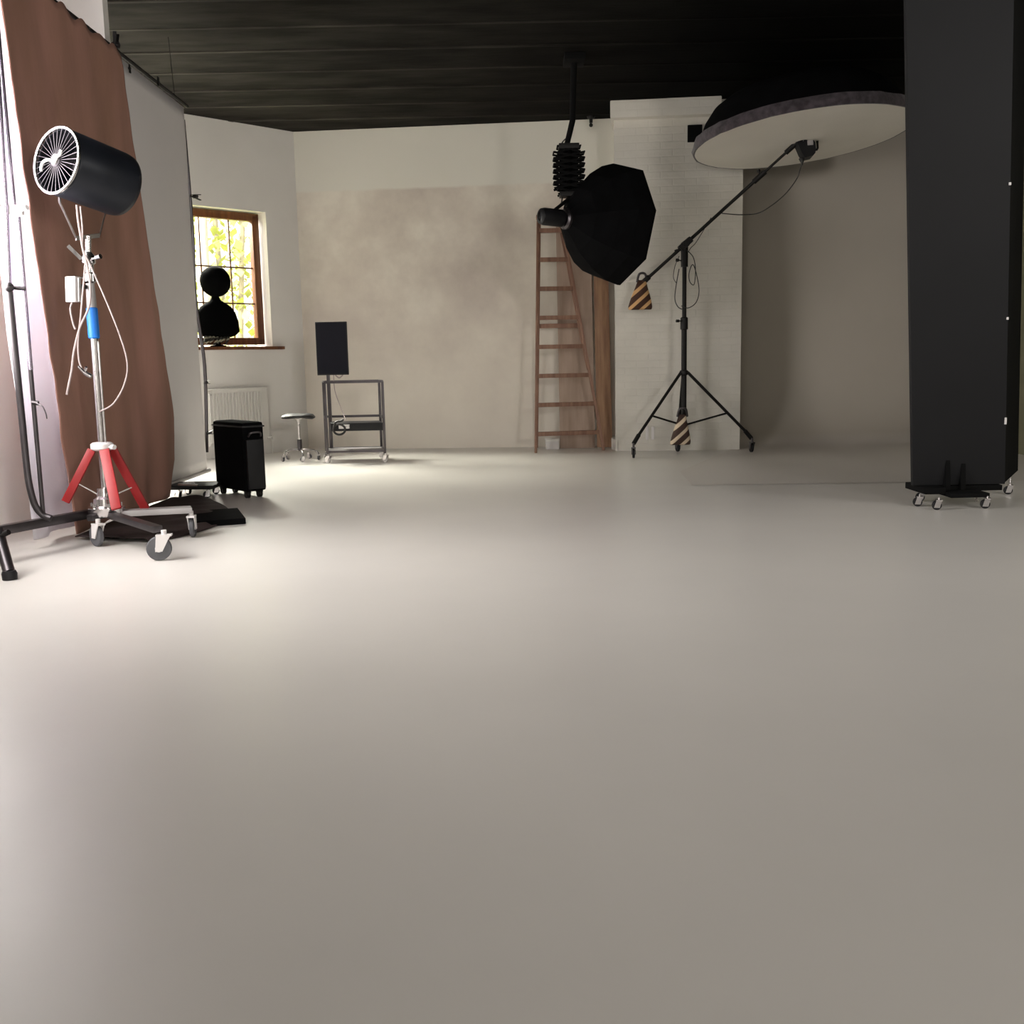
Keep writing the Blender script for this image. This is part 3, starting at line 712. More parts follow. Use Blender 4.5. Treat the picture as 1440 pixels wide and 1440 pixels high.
# ================================================================== BACK LEFT: RADIATOR, BUST, STOOL, CART
ra = thing('radiator', 'white ribbed panel radiator on the wall below the window', 'radiator', ww(.98, 0, .08))
rt0, rt1, rz0, rz1 = .56, 1.32, .13, .745
m = MB(); m.obox(ww((rt0+rt1)/2, (rz0+rz1)/2, .05), D1*(rt1-rt0)/2, N1*.012, (0, 0, (rz1-rz0)/2), .006)
nr = 17
for k in range(nr):
    t = rt0+.10+(rt1-rt0-.13)*k/(nr-1); m.obox(ww(t, (rz0+rz1)/2, .066), D1*.0095, N1*.020, (0, 0, (rz1-rz0)/2-.035), .006)
m.obox(ww(rt1-.035, (rz0+rz1)/2, .066), D1*.028, N1*.010, (0, 0, (rz1-rz0)/2-.01), .006)
m.build('panel', MT['rad'], ra)
m = MB(); m.obox(ww((rt0+rt1)/2, rz1+.004, .05), D1*(rt1-rt0)/2*1.01, N1*.036, (0, 0, .008), .003); m.build('top_grille', MT['rad'], ra)
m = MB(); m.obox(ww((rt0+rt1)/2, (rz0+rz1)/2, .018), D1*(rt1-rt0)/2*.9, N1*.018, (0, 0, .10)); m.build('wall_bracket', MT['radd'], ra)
m = MB(); m.cyl(ww(rt0-.03, rz0+.05, .06), ww(rt0+.03, rz0+.05, .06), .012); m.cyl(ww(rt0-.03, 0, .06), ww(rt0-.03, rz0+.08, .06), .008); m.cyl(ww(rt0-.03, rz0+.05, .06), ww(rt0-.03, rz0+.05, .10), .018); m.build('valve', MT['rad'], ra)
m = MB(); m.cyl(ww(rt1-.045, rz1-.05, .074), ww(rt1-.045, rz1-.05, .082), .010, seg=10); m.build('bleed_screw', MT['radd'], ra)

# mannequin bust on the sill
zsill = WO[2]+.014
bq = lambda x, y, off=-.04: (lambda n, P, q: CAM+q*((P-CAM).dot(n)/q.dot(n)))(N1, CB+N1*off, ray(x, y))
bp_ = bq(306, 470)
bu = thing('mannequin_bust', 'black mannequin bust with round dark wig, silhouetted on the window sill', 'mannequin', (bp_.x, bp_.y, zsill))
def bring(z, hw, hd, shift=0, nn=2.4):
    out = []
    for k in range(28):
        a = 2*PI*k/28; c_, s_ = math.cos(a), math.sin(a)
        out.append(V((bp_.x, bp_.y, z))+(-D1)*(shift+hw*math.copysign(abs(c_)**(2/nn), c_))+N1*hd*math.copysign(abs(s_)**(2/nn), s_))
    return out
zt_ = lambda y: bq(306, y).z
L = [bring(zt_(478), .06, .05), bring(zt_(472), .20, .085, .01), bring(zt_(466), .25, .095, .015), bring(zt_(452), .245, .105, .01), bring(zt_(440), .225, .10, .0), bring(zt_(432), .18, .09, 0), bring(zt_(427), .12, .075, 0), bring(zt_(423), .058, .055, 0), bring(zt_(418), .038, .04, 0), bring(zt_(411), .04, .042, 0)]
m = MB(); m.rings(L); m.build('torso', MT['void'], bu)
hc = bq(303, 396)
b2 = MB(); b2.ball(hc, .165, sub=4, sz=1.0)
for v in b2.bm.verts:
    d = v.co-hc; v.co = hc+d*(1+.05*noise.noise(d*9)+.02*noise.noise(d*30))
b2.build('wig', MT['void'], bu)
m = MB(); m.lathe((bp_.x, bp_.y, zsill), (0, 0, 1), [(0, .085), (.012, .085), (.02, .03), (.06, .025), (zt_(474)-zsill, .025)], 20); m.build('stand_base', MT['void'], bu)
m = MB()
for k in range(7):
    x0 = -.17+.045*k; P0 = V((bp_.x, bp_.y, zt_(474)))+(-D1)*x0+N1*.05
    P1 = V((bp_.x, bp_.y, zsill+.02+.012*(k % 3)))+(-D1)*(x0-.06)+N1*.07
    m.tube(catmull([P0, (P0+P1)/2+N1*.02, P1], 5), .022, 8, r1=.008)
m.build('feather_trim', MT['tfeather'], bu)

# stool
s0 = fl(421, 648); s0 = V((s0.x, s0.y+.06, 0))
so = thing('saddle_stool', 'low black saddle stool with chrome star base on castors', 'stool', s0)
zs = aty(s0.y, 420, 585).z
sl = []
for (t, hz, dz, hd) in [(-.165, .012, .0, .08), (-.155, .022, .004, .12), (-.10, .030, .010, .15), (-.02, .026, .012, .15), (.05, .022, .010, .13), (.10, .030, .008, .12), (.145, .028, .002, .10), (.168, .012, -.004, .06)]:
    sl.append([V((s0.x+t, s0.y+hd*math.cos(a), zs+dz+hz*math.sin(a)-.010)) for a in [2*PI*k/20 for k in range(20)]])
MB().rings(sl).build('seat', MT['leather'], so)
m = MB(); m.cyl((s0.x, s0.y, .10), (s0.x, s0.y, .22), .024); m.build('gas_sleeve', MT['dsteel'], so)
m = MB(); m.cyl((s0.x, s0.y, .21), (s0.x, s0.y, zs-.04), .013); m.lathe((s0.x, s0.y, zs-.08), (0, 0, 1), [(0, .014), (.03, .02), (.065, .05)], 16); m.build('column', MT['chrome'], so)
for k in range(5):
    a = -PI/2+.35+2*PI*k/5; d = V((math.cos(a), math.sin(a), 0)); e = s0+d*.195
    m = MB(); m.tube(catmull([s0+V((0, 0, .105)), s0+d*.08+V((0, 0, .112)), s0+d*.16+V((0, 0, .10)), e+V((0, 0, .06))], 5), .011, 9)
    m.build('base_leg', MT['chrome'], so)
    caster(so, e-V((-d.y, d.x, 0))*.010, (-d.y, d.x, 0), .024, 'rubber', 'chrome', .018, .062)

# equipment cart
fr_l, fr_r = fl(466, 651), fl(540, 647)
Yf = 10.45
xl, xr = fl(466, 650).x, fl(541, 646).x
Yb = Yf+.42
ca = thing('equipment_cart', 'grey metal-framed cart with castors against the mottled back wall', 'cart', ((xl+xr)/2, Yf+.2, 0))
zt = aty(Yf+.0, 500, 537).z
shear = .0
def cp(i, j, z): return V((xl-.02-.085*j+(xr-xl+.06)*i, Yf+(Yb-Yf)*j+.0, z))
for i in (0, 1):
    for j in (0, 1):
        m = MB(); m.bar(cp(i, j, .09), cp(i, j, zt), .026, .026, side=V((1, 0, 0)), bev=.003); m.build('post', MT['dsteel'], ca)
        caster(ca, cp(i, j, 0), (1, -.6, 0), .034, 'pale', 'chrome', .022, .09)
for nm, z, mtn in (('top_frame', zt, 'dsteel'), ('bottom_frame', .115, 'dsteel'), ('middle_frame', aty(Yf, 500, 588).z, 'dsteel')):
    m = MB()
    for a, b in (((0, 0), (1, 0)), ((0, 1), (1, 1)), ((0, 0), (0, 1)), ((1, 0), (1, 1))):
        if nm == 'middle_frame' and a == (0, 0) and b == (1, 0): continue
        m.bar(cp(*a, z), cp(*b, z), .024, .018, side=V((0, 0, 1)))
    m.build(nm, MT[mtn], ca)
m = MB(); a = cp(0, 0, .118); b = cp(1, 1, .124); m.hexa([cp(0, 0, .112), cp(1, 0, .112), cp(1, 1, .112), cp(0, 1, .112), cp(0, 0, .122), cp(1, 0, .122), cp(1, 1, .122), cp(0, 1, .122)]); m.build('bottom_shelf', MT['grey'], ca)
zm0, zm1 = aty(Yf, 500, 606).z, aty(Yf, 500, 595).z
m = MB(); q0 = cp(.30, .3, 0); m.hexa([cp(.08, .02, zm0), cp(.98, .02, zm0), cp(.98, .95, zm0), cp(.08, .95, zm0), cp(.08, .02, zm1), cp(.98, .02, zm1), cp(.98, .95, zm1), cp(.08, .95, zm1)], .004); m.build('drawer_box', MT['black'], ca)
# small pieces on the cart
q = aty(Yf-.018, 484, 600); m = MB(); m.obox(q, (.055, 0, 0), (0, .012, 0), (0, 0, .020), .004)
t = thing('adapter_box', 'small pale adapter on the front of the cart drawer', 'box', q); m.build('case', MT['pale'], t)
m = MB(); m.cyl(q+V((.02, -.013, 0)), q+V((.02, -.016, 0)), .004, seg=8); m.build('lamp', MT['dsteel'], t)
q = aty(Yf-.035, 477, 604); m = MB(); m.tube([q+V((.060*math.cos(a), -.004*math.sin(3*a), .052*math.sin(a))) for a in [2*PI*k/28 for k in range(28)]], .011, 8, closed=True)
m.tube(catmull([q+V((-.055, 0, .03)), q+V((-.03, .0, .075)), q+V((.02, 0, .085)), q+V((.05, 0, .10))], 5), .010, 8)
tag(m.build('cable_coil', MT['bcable']), 'black coiled cable hanging at the left of the cart drawer', 'cable')
# monitor on pole
mo = [aty(10.72, *p) for p in ((448, 527), (490, 527), (487, 453), (443, 453))]
mc = (mo[0]+mo[1]+mo[2]+mo[3])/4
mn = thing('monitor', 'portrait black screen on a pole at the left end of the cart', 'monitor', (mc.x, mc.y+.05, .12))
hw = .162; hh = (mo[2].z-mo[1].z)/2+.003
MB().obox(mc, (hw, 0, 0), (0, .018, 0), (0, 0, hh), .006).build('housing', MT['black'], mn)
m = MB(); m.obox(mc+V((0, -.0195, .003)), (hw-.010, 0, 0), (0, .0015, 0), (0, 0, hh-.014)); m.build('screen', MT['screen'], mn)
xp = aty(10.77, 463, 560).x
m = MB(); m.bar((xp, mc.y+.05, .126), (xp, mc.y+.05, mc.z+.15), .034, .034, side=V((1, 0, 0)), bev=.004); m.build('mount_pole', MT['dsteel'], mn)
m = MB(); m.obox((mc.x-.02, mc.y+.030, mc.z), (.09, 0, 0), (0, .012, 0), (0, 0, .07)); m.build('mount_plate', MT['bmetal'], mn)
m = MB(); m.tube(catmull([(mc.x+.02, mc.y, mc.z-hh), (mc.x+.06, mc.y, mc.z-hh-.03), (mc.x+.10, mc.y, mc.z-hh)], 6), .007, 7)
m.tube(catmull([(mc.x+.0, mc.y+.02, mc.z-hh+.02), aty(10.7, 471, 550), aty(10.62, 480, 575), aty(10.50, 486, 590)], 6), .004, 6); m.build('cable', MT['cable'], mn)

# ================================================================== LADDER AND BOARD
lfL, lfR = fl(753.5, 637), fl(849, 633.5)
ltL = aty(11.50, 756.5, 305); ltR = aty(11.50, 789, 303)
ltR.z = ltL.z
la = thing('step_ladder', 'tall wooden step ladder standing open by the column', 'ladder', (lfL+lfR)/2)
for a, b in ((lfL, ltL), (lfR, ltR)):
    MB().bar(a, b, .030, .060, side=V((1, 0, 0)), bev=.004).build('front_rail', MT['woodl'], la)
nz_ = 8
zr0 = aty(11.22, 754, 610).z; zrs = (aty(11.3, 755, 488).z-zr0)/3
for k in range(nz_):
    z = zr0+zrs*k; f_ = z/ltL.z
    a = lfL+(ltL-lfL)*f_; b = lfR+(ltR-lfR)*f_
    MB().bar(a+V((.012, 0, 0)), b-V((.012, 0, 0)), .055, .046, side=V((0, 1, 0)), bev=.004).build('rung', MT['woodl'], la)
rfL = V((lfL.x+.03, 11.80, 0)); rfR = V((lfR.x+.03, 11.74, 0)); rtL = ltL+V((.02, .07, -.04)); rtR = ltR+V((-.02, .07, -.04))
for a, b in ((rfL, rtL), (rfR, rtR)): MB().bar(a, b, .026, .045, side=V((1, 0, 0)), bev=.004).build('rear_rail', MT['woodl'], la)
for f_ in (.55,):
    MB().bar(rfL+(rtL-rfL)*f_, rfR+(rtR-rfR)*f_, .050, .018, side=V((0, 0, 1)), bev=.003).build('rear_bar', MT['woodl'], la)
m = MB(); c = (ltL+ltR)/2; m.obox(c+V((0, .03, .0)), (abs(ltR.x-ltL.x)/2+.02, 0, 0), (0, .09, 0), (0, 0, .016), .004); m.build('top_cap', MT['woodl'], la)
for s, (a, b) in ((0, (lfL+(ltL-lfL)*.45, rfL+(rtL-rfL)*.45)), (1, (lfR+(ltR-lfR)*.45, rfR+(rtR-rfR)*.45))):
    MB().cyl(a, b, .004, seg=6).build('stay', MT['dsteel'], la)
# board leaning behind
b0, b1 = aty(11.87, 841, 628), aty(11.87, 866, 628)
b0 = V((.975, 11.56, .012)); b1 = V((1.145, 11.54, .012)); wv = (b1-b0); tp = V((.0, .0, 0))
bt = V(((b0.x+b1.x)/2-.03, 11.80, 2.34))
m = MB(); h = V((0, .012, 0)); top0 = V((b0.x-.01, 11.775, 2.34)); top1 = V((b1.x-.02, 11.765, 2.34))
m.hexa([b0-h, b1-h, b1+h, b0+h, top0-h, top1-h, top1+h, top0+h], .003)
tag(m.build('wooden_board', MT['woodb']), 'long brown wooden board leaning in the corner beside the column', 'board')
q0 = aty(11.98, 766, 624); m = MB(); m.box((q0.x, 11.55, 0), (q0.x+.15, 11.68, .115), .004)
t = thing('white_box', 'small white box on the floor behind the ladder', 'box', (q0.x+.075, 11.6, 0)); m.build('carton', MT['pale'], t)
MB().box((q0.x-.004, 11.546, .09), (q0.x+.154, 11.684, .118), .003).build('lid', MT['white'], t)

# thin streaked sheet filling the brown zone behind the ladder
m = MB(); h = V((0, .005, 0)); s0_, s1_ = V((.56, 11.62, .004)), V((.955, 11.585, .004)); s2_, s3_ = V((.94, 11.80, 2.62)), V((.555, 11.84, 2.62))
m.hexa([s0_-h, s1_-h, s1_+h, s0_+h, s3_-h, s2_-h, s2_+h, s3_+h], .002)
tag(m.build('brown_sheet', MT['sheetb']), 'wide pale brown sheet leaning on the wall behind the ladder', 'board')
# ================================================================== OCTAGONAL SOFTBOX ON PANTOGRAPH
YO = 9.55
oc, A_o, B_o = circle3(869, 316, (-3, -85), (51, -19), -1, YO)
n_o = A_o.cross(B_o).normalized()
if n_o.x < 0: n_o = -n_o
L_o = .56
apex = oc-n_o*L_o
sb = thing('octagonal_softbox', 'big black octagonal softbox turned away, hung above the ladder', 'softbox', oc)
def oring(s, back):
    return [oc-n_o*back+(A_o*math.cos(PI/4*k)+B_o*math.sin(PI/4*k))*s for k in range(8)]
m = MB()
prof_o = [(1.0, -.0), (1.0, .03), (.93, L_o*.28), (.78, L_o*.52), (.52, L_o*.78), (.16, L_o)]
m.rings([oring(a, b) for a, b in prof_o], cap=False); m.build('shell', MT['bfab'], sb, smooth=False, solid=.004)
m = MB(); m.rings([oring(.97, .02), oring(.5, .018), oring(.02, .016)], cap=False); m.build('diffuser', MT['diff'], sb, smooth=False)
m = MB()
for k in range(8):
    m.tube([oring(a-.012, b-.004)[k] for a, b in prof_o], .005, 6)
m.build('rib', MT['black'], sb)
m = MB(); m.lathe(apex+n_o*.01, -n_o, [(0, .090), (.03, .092), (.045, .075)], 24); m.build('speed_ring', MT['dsteel'], sb)
hd = thing('strobe_head', 'black studio strobe behind the octagonal softbox', 'light', apex-n_o*.05)
bk = -n_o
m = MB(); m.lathe(apex+bk*.05, bk, [(0, .068), (.01, .074), (.19, .074), (.22, .066), (.235, .04)], 28); m.build('body', MT['black'], hd)
u, w_ = frame_of(bk)
m = MB(); m.obox(apex+bk*.13+cvec(0, 0, -1)*.075, bk*.055, cvec(0, 1, 0)*.016, cvec(0, 0, 1)*.003); tag(m.build('label_plate', MT['grey'], hd), 'pale worn plate on the side of the strobe')
m = MB(); hq = apex+bk*.23
m.tube(catmull([hq+UP*.055, hq+bk*.05+UP*.04, hq+bk*.065-UP*.02, hq+bk*.03-UP*.06], 6), .007, 8); m.build('handle', MT['bmetal'], hd)
# pantograph
pt_bot = apex+bk*.06+UP*.15; 
def pp(x, y): return aty(9.45, x, y)
pc = pp(800, 240); ptop_ = pp(799, 207); pbot = pp(801, 274); 
rail = on(2, H-.03, 806, 150)
pg = thing('scissor_pantograph', 'black scissor pantograph hanging from the ceiling over the softbox', 'pantograph', (pc.x, 9.45, ptop_.z))
rt_ = on(1, 9.45, 804, 170); 
m = MB(); c0 = V((ptop_.x+.06, 9.45, H-.02)); m.tube([c0, pp(805, 170), pp(797, 204)], .028, 12, r1=.024); m.build('drop_tube', MT['flat2'], pg)
m = MB(); m.obox(V((c0.x, 9.45, H-.03)), (.09, 0, 0), (0, .14, 0), (0, 0, .028), .005); m.build('ceiling_carriage', MT['flat2'], pg)
m = MB(); ztp, zbt = ptop_.z, pbot.z; ns = 8; hwid = .135
for k in range(ns):
    za = ztp-(ztp-zbt)*k/ns; zb_ = ztp-(ztp-zbt)*(k+1)/ns
    s_ = .75 if k in (0, ns-1) else 1
    for yy in (-.07, .07):
        m.bar((pc.x-hwid*s_, 9.45+yy, za), (pc.x+hwid*s_, 9.45+yy, zb_), .018, .006, side=V((0, 0, 1)))
        m.bar((pc.x+hwid*s_, 9.45+yy*.8, za), (pc.x-hwid*s_, 9.45+yy*.8, zb_), .018, .006, side=V((0, 0, 1)))
    m.cyl((pc.x-hwid*s_, 9.37, za), (pc.x-hwid*s_, 9.53, za), .007, seg=8); m.cyl((pc.x+hwid*s_, 9.37, za), (pc.x+hwid*s_, 9.53, za), .007, seg=8)
m.build('scissor_arms', MT['flat2'], pg)
m = MB()
for xx in (-.055, .0, .055): 
    m.cyl((pc.x+xx, 9.45, ztp-.02), (pc.x+xx, 9.45, zbt+.02), .030, seg=14)
m.build('spring_pack', MT['void'], pg)
m = MB(); m.obox((pc.x, 9.45, ztp), (.09, 0, 0), (0, .08, 0), (0, 0, .022), .005); m.obox((pc.x, 9.45, zbt), (.085, 0, 0), (0, .075, 0), (0, 0, .02), .005); m.build('end_plate', MT['bmetal'], pg)
m = MB(); jt = apex+bk*.12; m.tube([V((pc.x, 9.45, zbt)), V((pc.x, 9.45, zbt-.03)), jt+UP*.07], .016, 10); m.tube(catmull([V((pc.x+.02, 9.45, zbt)), pp(811, 281), pp(806, 290)], 5), .008, 8)
m.tube(catmull([V((pc.x-.06, 9.43, zbt+.01)), pp(790, 283), pp(787, 291)], 5), .006, 8); m.build('mount_stud', MT['bmetal'], pg)
m = MB(); m.tube(catmull([pp(797, 194), pp(791, 200), pp(789, 208), pp(790, 216)], 5), .006, 7); m.build('cord', MT['bcable'], pg)
hk = on(2, H, 831, 160); hk = bw(3.4, H-.005, -.10)
m = MB(); hk = aty(11.70, 831, 164); hk = V((hk.x, 11.70, H-.008)); m.lathe(hk+V((0, 0, .008)), (0, 0, -1), [(0, .045), (.02, .04), (.03, .02), (.07, .018)], 14); m.ball(hk-V((0, 0, .085)), .022, sub=2)
tag(m.build('ceiling_hook', MT['bmetal']), 'small black hook on the ceiling edge left of the column', 'hook')

# ================================================================== BOOM STAND, UMBRELLA, SANDBAGS
cA = fl(891, 644); cB = fl(1056.5, 636); cC = fl(953, 635)
pc0 = (cA+cB)/2; Yp_ = 10.66
pbot = aty(Yp_, 965.5, 597); ptop2 = aty(Yp_, 958.5, 344)
pcx = (pbot.x+ptop2.x)/2
bs = thing('boom_stand', 'black wheeled tripod boom stand in front of the painted column', 'stand', (pcx, Yp_, 0))
P0 = V((pcx, Yp_, pbot.z)); zj = aty(Yp_, 961, 521).z
m = MB(); m.cyl(P0, (pcx, Yp_, aty(Yp_, 961, 450).z), .028); m.build('lower_column', MT['bmetal'], bs)
m = MB(); zk = aty(Yp_, 960, 450).z; m.cyl((pcx, Yp_, zk), (pcx, Yp_, ptop2.z-.02), .022); m.build('upper_column', MT['bmetal'], bs)
m = MB(); m.lathe((pcx, Yp_, zk-.10), (0, 0, 1), [(0, .03), (.01, .040), (.12, .038), (.13, .026)], 18); knob(m, (pcx-.03, Yp_-.02, zk-.01), (-1, -.3, 0), .06, .015); m.build('locking_collar', MT['bmetal'], bs)
m = MB(); m.lathe((pcx, Yp_, zj-.05), (0, 0, 1), [(0, .03), (.01, .045), (.045, .045), (.055, .03)], 18); m.build('leg_collar', MT['bmetal'], bs)
m = MB(); m.lathe((pcx, Yp_, pbot.z-.02), (0, 0, 1), [(0, .03), (.005, .04), (.035, .04), (.04, .03)], 18); m.build('brace_collar', MT['bmetal'], bs)
for c, dr in ((cA, (-.15, -1, 0)), (cB, (.1, -1, 0)), (cC, (.25, -1, 0))):
    d = V((c.x-pcx, c.y-Yp_, 0)).normalized(); tp_ = V((pcx, Yp_, zj-.02))+d*.04; e = V((c.x, c.y, .155))
    m = MB(); m.tube([tp_, e], .0155, 10); m.cyl(e+(tp_-e).normalized()*.10, e-V((0, 0, .012)), .022); m.build('leg', MT['bmetal'], bs)
    mid = tp_+(e-tp_)*.62
    m = MB(); m.tube([V((pcx, Yp_, pbot.z))+d*.03, mid], .010, 8); m.build('leg_brace', MT['bmetal'], bs)
    caster(bs, c, dr, .050, 'black', 'dsteel', .024, .15)
# boom arm
YU = 9.95
jn = V((pcx, Yp_-.05, ptop2.z)); he = aty(10.02, 1117, 204)
bd_ = (he-jn).normalized()
# tail so that it shows at the picture's (906,386)
best = min((( (lambda P: ((720+FPX*(P-CAM).dot(RT)/(P-CAM).dot(F)-906)**2))(jn-bd_*s), s) for s in [.01*k for k in range(10, 120)]))[1]
tail = jn-bd_*best
m = MB(); m.tube([tail, jn+bd_*.95], .017, 12); m.build('boom_arm', MT['bmetal'], bs)
m = MB(); m.tube([jn+bd_*.93, he], .013, 12); m.build('boom_extension', MT['bmetal'], bs)
m = MB(); m.cyl(jn+bd_*.88, jn+bd_*1.02, .026); knob(m, jn+bd_*.95+V((0, 0, .02)), (-.3, -.2, 1), .05, .016); m.build('extension_collar', MT['bmetal'], bs)
m = MB(); m.obox(jn, bd_*.075, (0, .05, 0), bd_.cross(V((0, 1, 0)))*.035, .01); m.cyl((pcx, Yp_, ptop2.z-.22), (pcx, Yp_, ptop2.z-.0), .036); m.cyl(jn+V((0, -.07, 0)), jn+V((0, .09, 0)), .035)
knob(m, jn-bd_*.08, -bd_+V((0, 0, .3)), .05, .016); knob(m, (pcx-.03, Yp_-.01, ptop2.z-.16), (-1, 0, .15), .06, .016); m.build('pivot_head', MT['bmetal'], bs)
m = MB(); q = tail; m.cyl(q-bd_*.03, q+bd_*.07, .026); m.bar(q-bd_*.06+V((-.03, 0, .01)), q-V((0, 0, .10)), .03, .02); knob(m, q-bd_*.03, (-.8, -.2, .45), .06, .014); m.build('tail_hook', MT['bmetal'], bs)
# hanging loops of cable on the stand
def ap(x, y, dy=0): return aty(Yp_-.06+dy, x, y)
m = MB()
m.tube(catmull([ap(966, 352), ap(975, 362), ap(978, 380), ap(976, 400), ap(970, 396), ap(969, 384), ap(974, 372), ap(979, 384), ap(983, 408), ap(979, 425), ap(968, 433), ap(958, 430)], 7), .0045, 7)
m.tube(catmull([ap(955, 360), ap(949, 375), ap(947, 390), ap(951, 398)], 7), .0035, 7)
m.tube(catmull([ap(955, 378), ap(951, 400), ap(949, 420), ap(953, 431), ap(959, 435)], 7), .005, 7)
m.tube(catmull([ap(968, 354), ap(972, 348), ap(978, 342), ap(988, 326), ap(1000, 306)], 7), .0035, 7)
tag(m.build('cable_loops', MT['bcable']), 'thin black cable looped around the top of the boom stand column', 'cable')
# sandbags
def sandbag(P, w, h, d, mt, label, nm='sandbag', strap=True, twist=0.0):
    P = V(P)                                   # P: hanging point (top)
    t = thing(nm, label, 'sandbag', P, 'striped sandbags on the boom stand')
    L = []
    for f, ww_, dd in ((0, .25, .3), (.06, .38, .5), (.22, .50, .75), (.45, .70, .95), (.7, .88, 1), (.9, 1, .95), (.98, .98, .7), (1.0, .90, .4)):
        L.append([P+V(((math.copysign(abs(math.cos(a))**.8, math.cos(a)))*w*ww_*.5+twist*f*.06-.02*f, math.sin(a)*d*dd*.5+.008*math.sin(3*a+f*7), -h*f)) for a in [2*PI*k/24 for k in range(24)]])
    MB().rings(L).build('bag', MT[mt], t)
    m = MB(); m.tube(catmull([P+V((-.05, 0, -.02)), P+V((-.03, -.02, .06)), P+V((.03, -.02, .06)), P+V((.05, 0, -.02))], 5), .012, 8); m.build('strap', MT['dsteel'], t)
sp_ = aty(tail.y, 902, 394)
sandbag(V((sp_.x+.005, tail.y-.0, sp_.z)), .25, .30, .14, 'sand1', 'brown and tan striped sandbag hanging from the boom tail')
sp2 = aty(Yp_-.10, 959.5, 583)
sandbag(sp2, .21, .31, .13, 'sand2', 'cream striped sandbag hanging low between the tripod legs')
# big shallow umbrella dish
uc, uA, uB = circle3(1128, 196, (157, -27), (0, 37.2), 1, YU); RU = uA.length
nu_ = uA.cross(uB).normalized()            # white side
if nu_.z > 0: nu_ = -nu_
um = thing('round_reflector', 'huge round white-faced reflector with black fuzzy rim, overhead on the boom', 'reflector', uc)
uu_, uw_ = frame_of(nu_)
def uring(r, t, wob=0):
    n = 72; out = []
    for k in range(n):
        a = 2*PI*k/n; rr = r*(1+wob*noise.noise(V((math.cos(a)*7, math.sin(a)*7, t*9))))
        out.append(uc+(uu_*math.cos(a)+uw_*math.sin(a))*rr-nu_*(t+wob*.5*noise.noise(V((math.cos(a)*9, math.sin(a)*9, 5)))))
    return out
m = MB(); m.rings([uring(RU*.985, .0, .008), uring(RU*.6, -.012, 0), uring(RU*.05, -.018, 0)], cap=False); m.bm.faces.ensure_lookup_table(); m.build('white_face', MT['diff'], um)
m = MB(); m.rings([uring(RU*.97, .004, .008), uring(RU*1.0, .0, .012), uring(RU*1.01, .05, .02), uring(RU*.985, .105, .016), uring(RU*.92, .115, .012)], cap=False); m.build('fuzzy_rim', MT['velvet'], um)
DH = .40
m = MB(); m.rings([uring(RU*.94*x, .10+(DH)*z) for x, z in ((1, 0), (.93, .35), (.84, .62), (.72, .80), (.5, .94), (.25, .99), (.03, 1))], cap=False); m.build('black_shell', MT['bfab'], um)
# lamp head at the boom tip
hc_ = aty(9.99, 1134, 207)
lh = thing('lamp_head', 'black lamp head at the boom tip under the round reflector', 'light', hc_)
hx = cvec(1, -.06, 0); hy = cvec(.06, 1, 0); hz = cvec(0, 0, 1); px = .00695
def hp(x, y, dz=0): return hc_+hx*((x-1134)*px)+hy*((y-207)*px)+hz*dz
m = MB()
sil = [(1118, 200.5), (1128, 198.5), (1141, 199), (1144, 204), (1144.5, 212), (1143, 218), (1140, 221), (1129, 223), (1125, 216), (1121.5, 206)]
front = [hp(x, y, -.055) for x, y in sil]; backp = [hp(x, y, .055) for x, y in sil]
m.rings([front, backp]); m.build('body', MT['black'], lh)
m = MB(); m.lathe(hp(1127, 222), hy, [(0, .03), (.045, .008), (.06, .006)], 12); m.build('cable_gland', MT['black'], lh)
m = MB(); m.tube([hp(1143, 211.5), hp(1148, 211), hp(1149, 209), hp(1149, 199)], .011, 8); m.build('bracket', MT['bmetal'], lh)
m = MB(); m.obox(hp(1137, 203, -.058), hx*.026, hy*.030, hz*.004); m.build('label_plate', MT['grey'], lh)
m = MB(); m.cyl(hp(1137, 201, 0), uc+nu_*.01, .014); m.build('shaft', MT['steel'], lh)
m = MB(); m.cyl(he-bd_*.10, he+bd_*.01, .024); m.cyl(he, hp(1121, 202), .016); m.build('spigot', MT['bmetal'], lh)
m = MB(); m.tube(catmull([hp(1127, 228), aty(9.99, 1125, 238), aty(10.02, 1120, 252), aty(10.08, 1105, 272), aty(10.15, 1085, 289), aty(10.25, 1065, 300), aty(10.35, 1040, 302), aty(10.42, 1015, 300)], 7), .005, 7); m.build('power_cord', MT['bcable'], lh)
# wall socket pair at the foot of the column
for i, x in enumerate((910, 918)):
    q = colface(x, 609, 0); m = MB(); m.obox(q+n*.008, DB*.016, n*.008, (0, 0, .07), .004)
    t = thing('conduit', ['narrow white conduit low on the column, left of the pair', 'narrow white conduit low on the column, right of the pair'][i], 'conduit', q+n*.002, 'conduits at the column foot'); m.build('cover', MT['pale'], t)

# ================================================================== RIGHT: BLACK V-FLAT
YV = 6.72
vl, vr = aty(YV, 1280, 420), aty(YV, 1420, 420)
vb = aty(YV, 1284, 690).z
vf = thing('black_flat', 'tall black board flat on a wheeled base at the right', 'flat', ((vl.x+vr.x)/2, YV, 0))
VT = 3.42
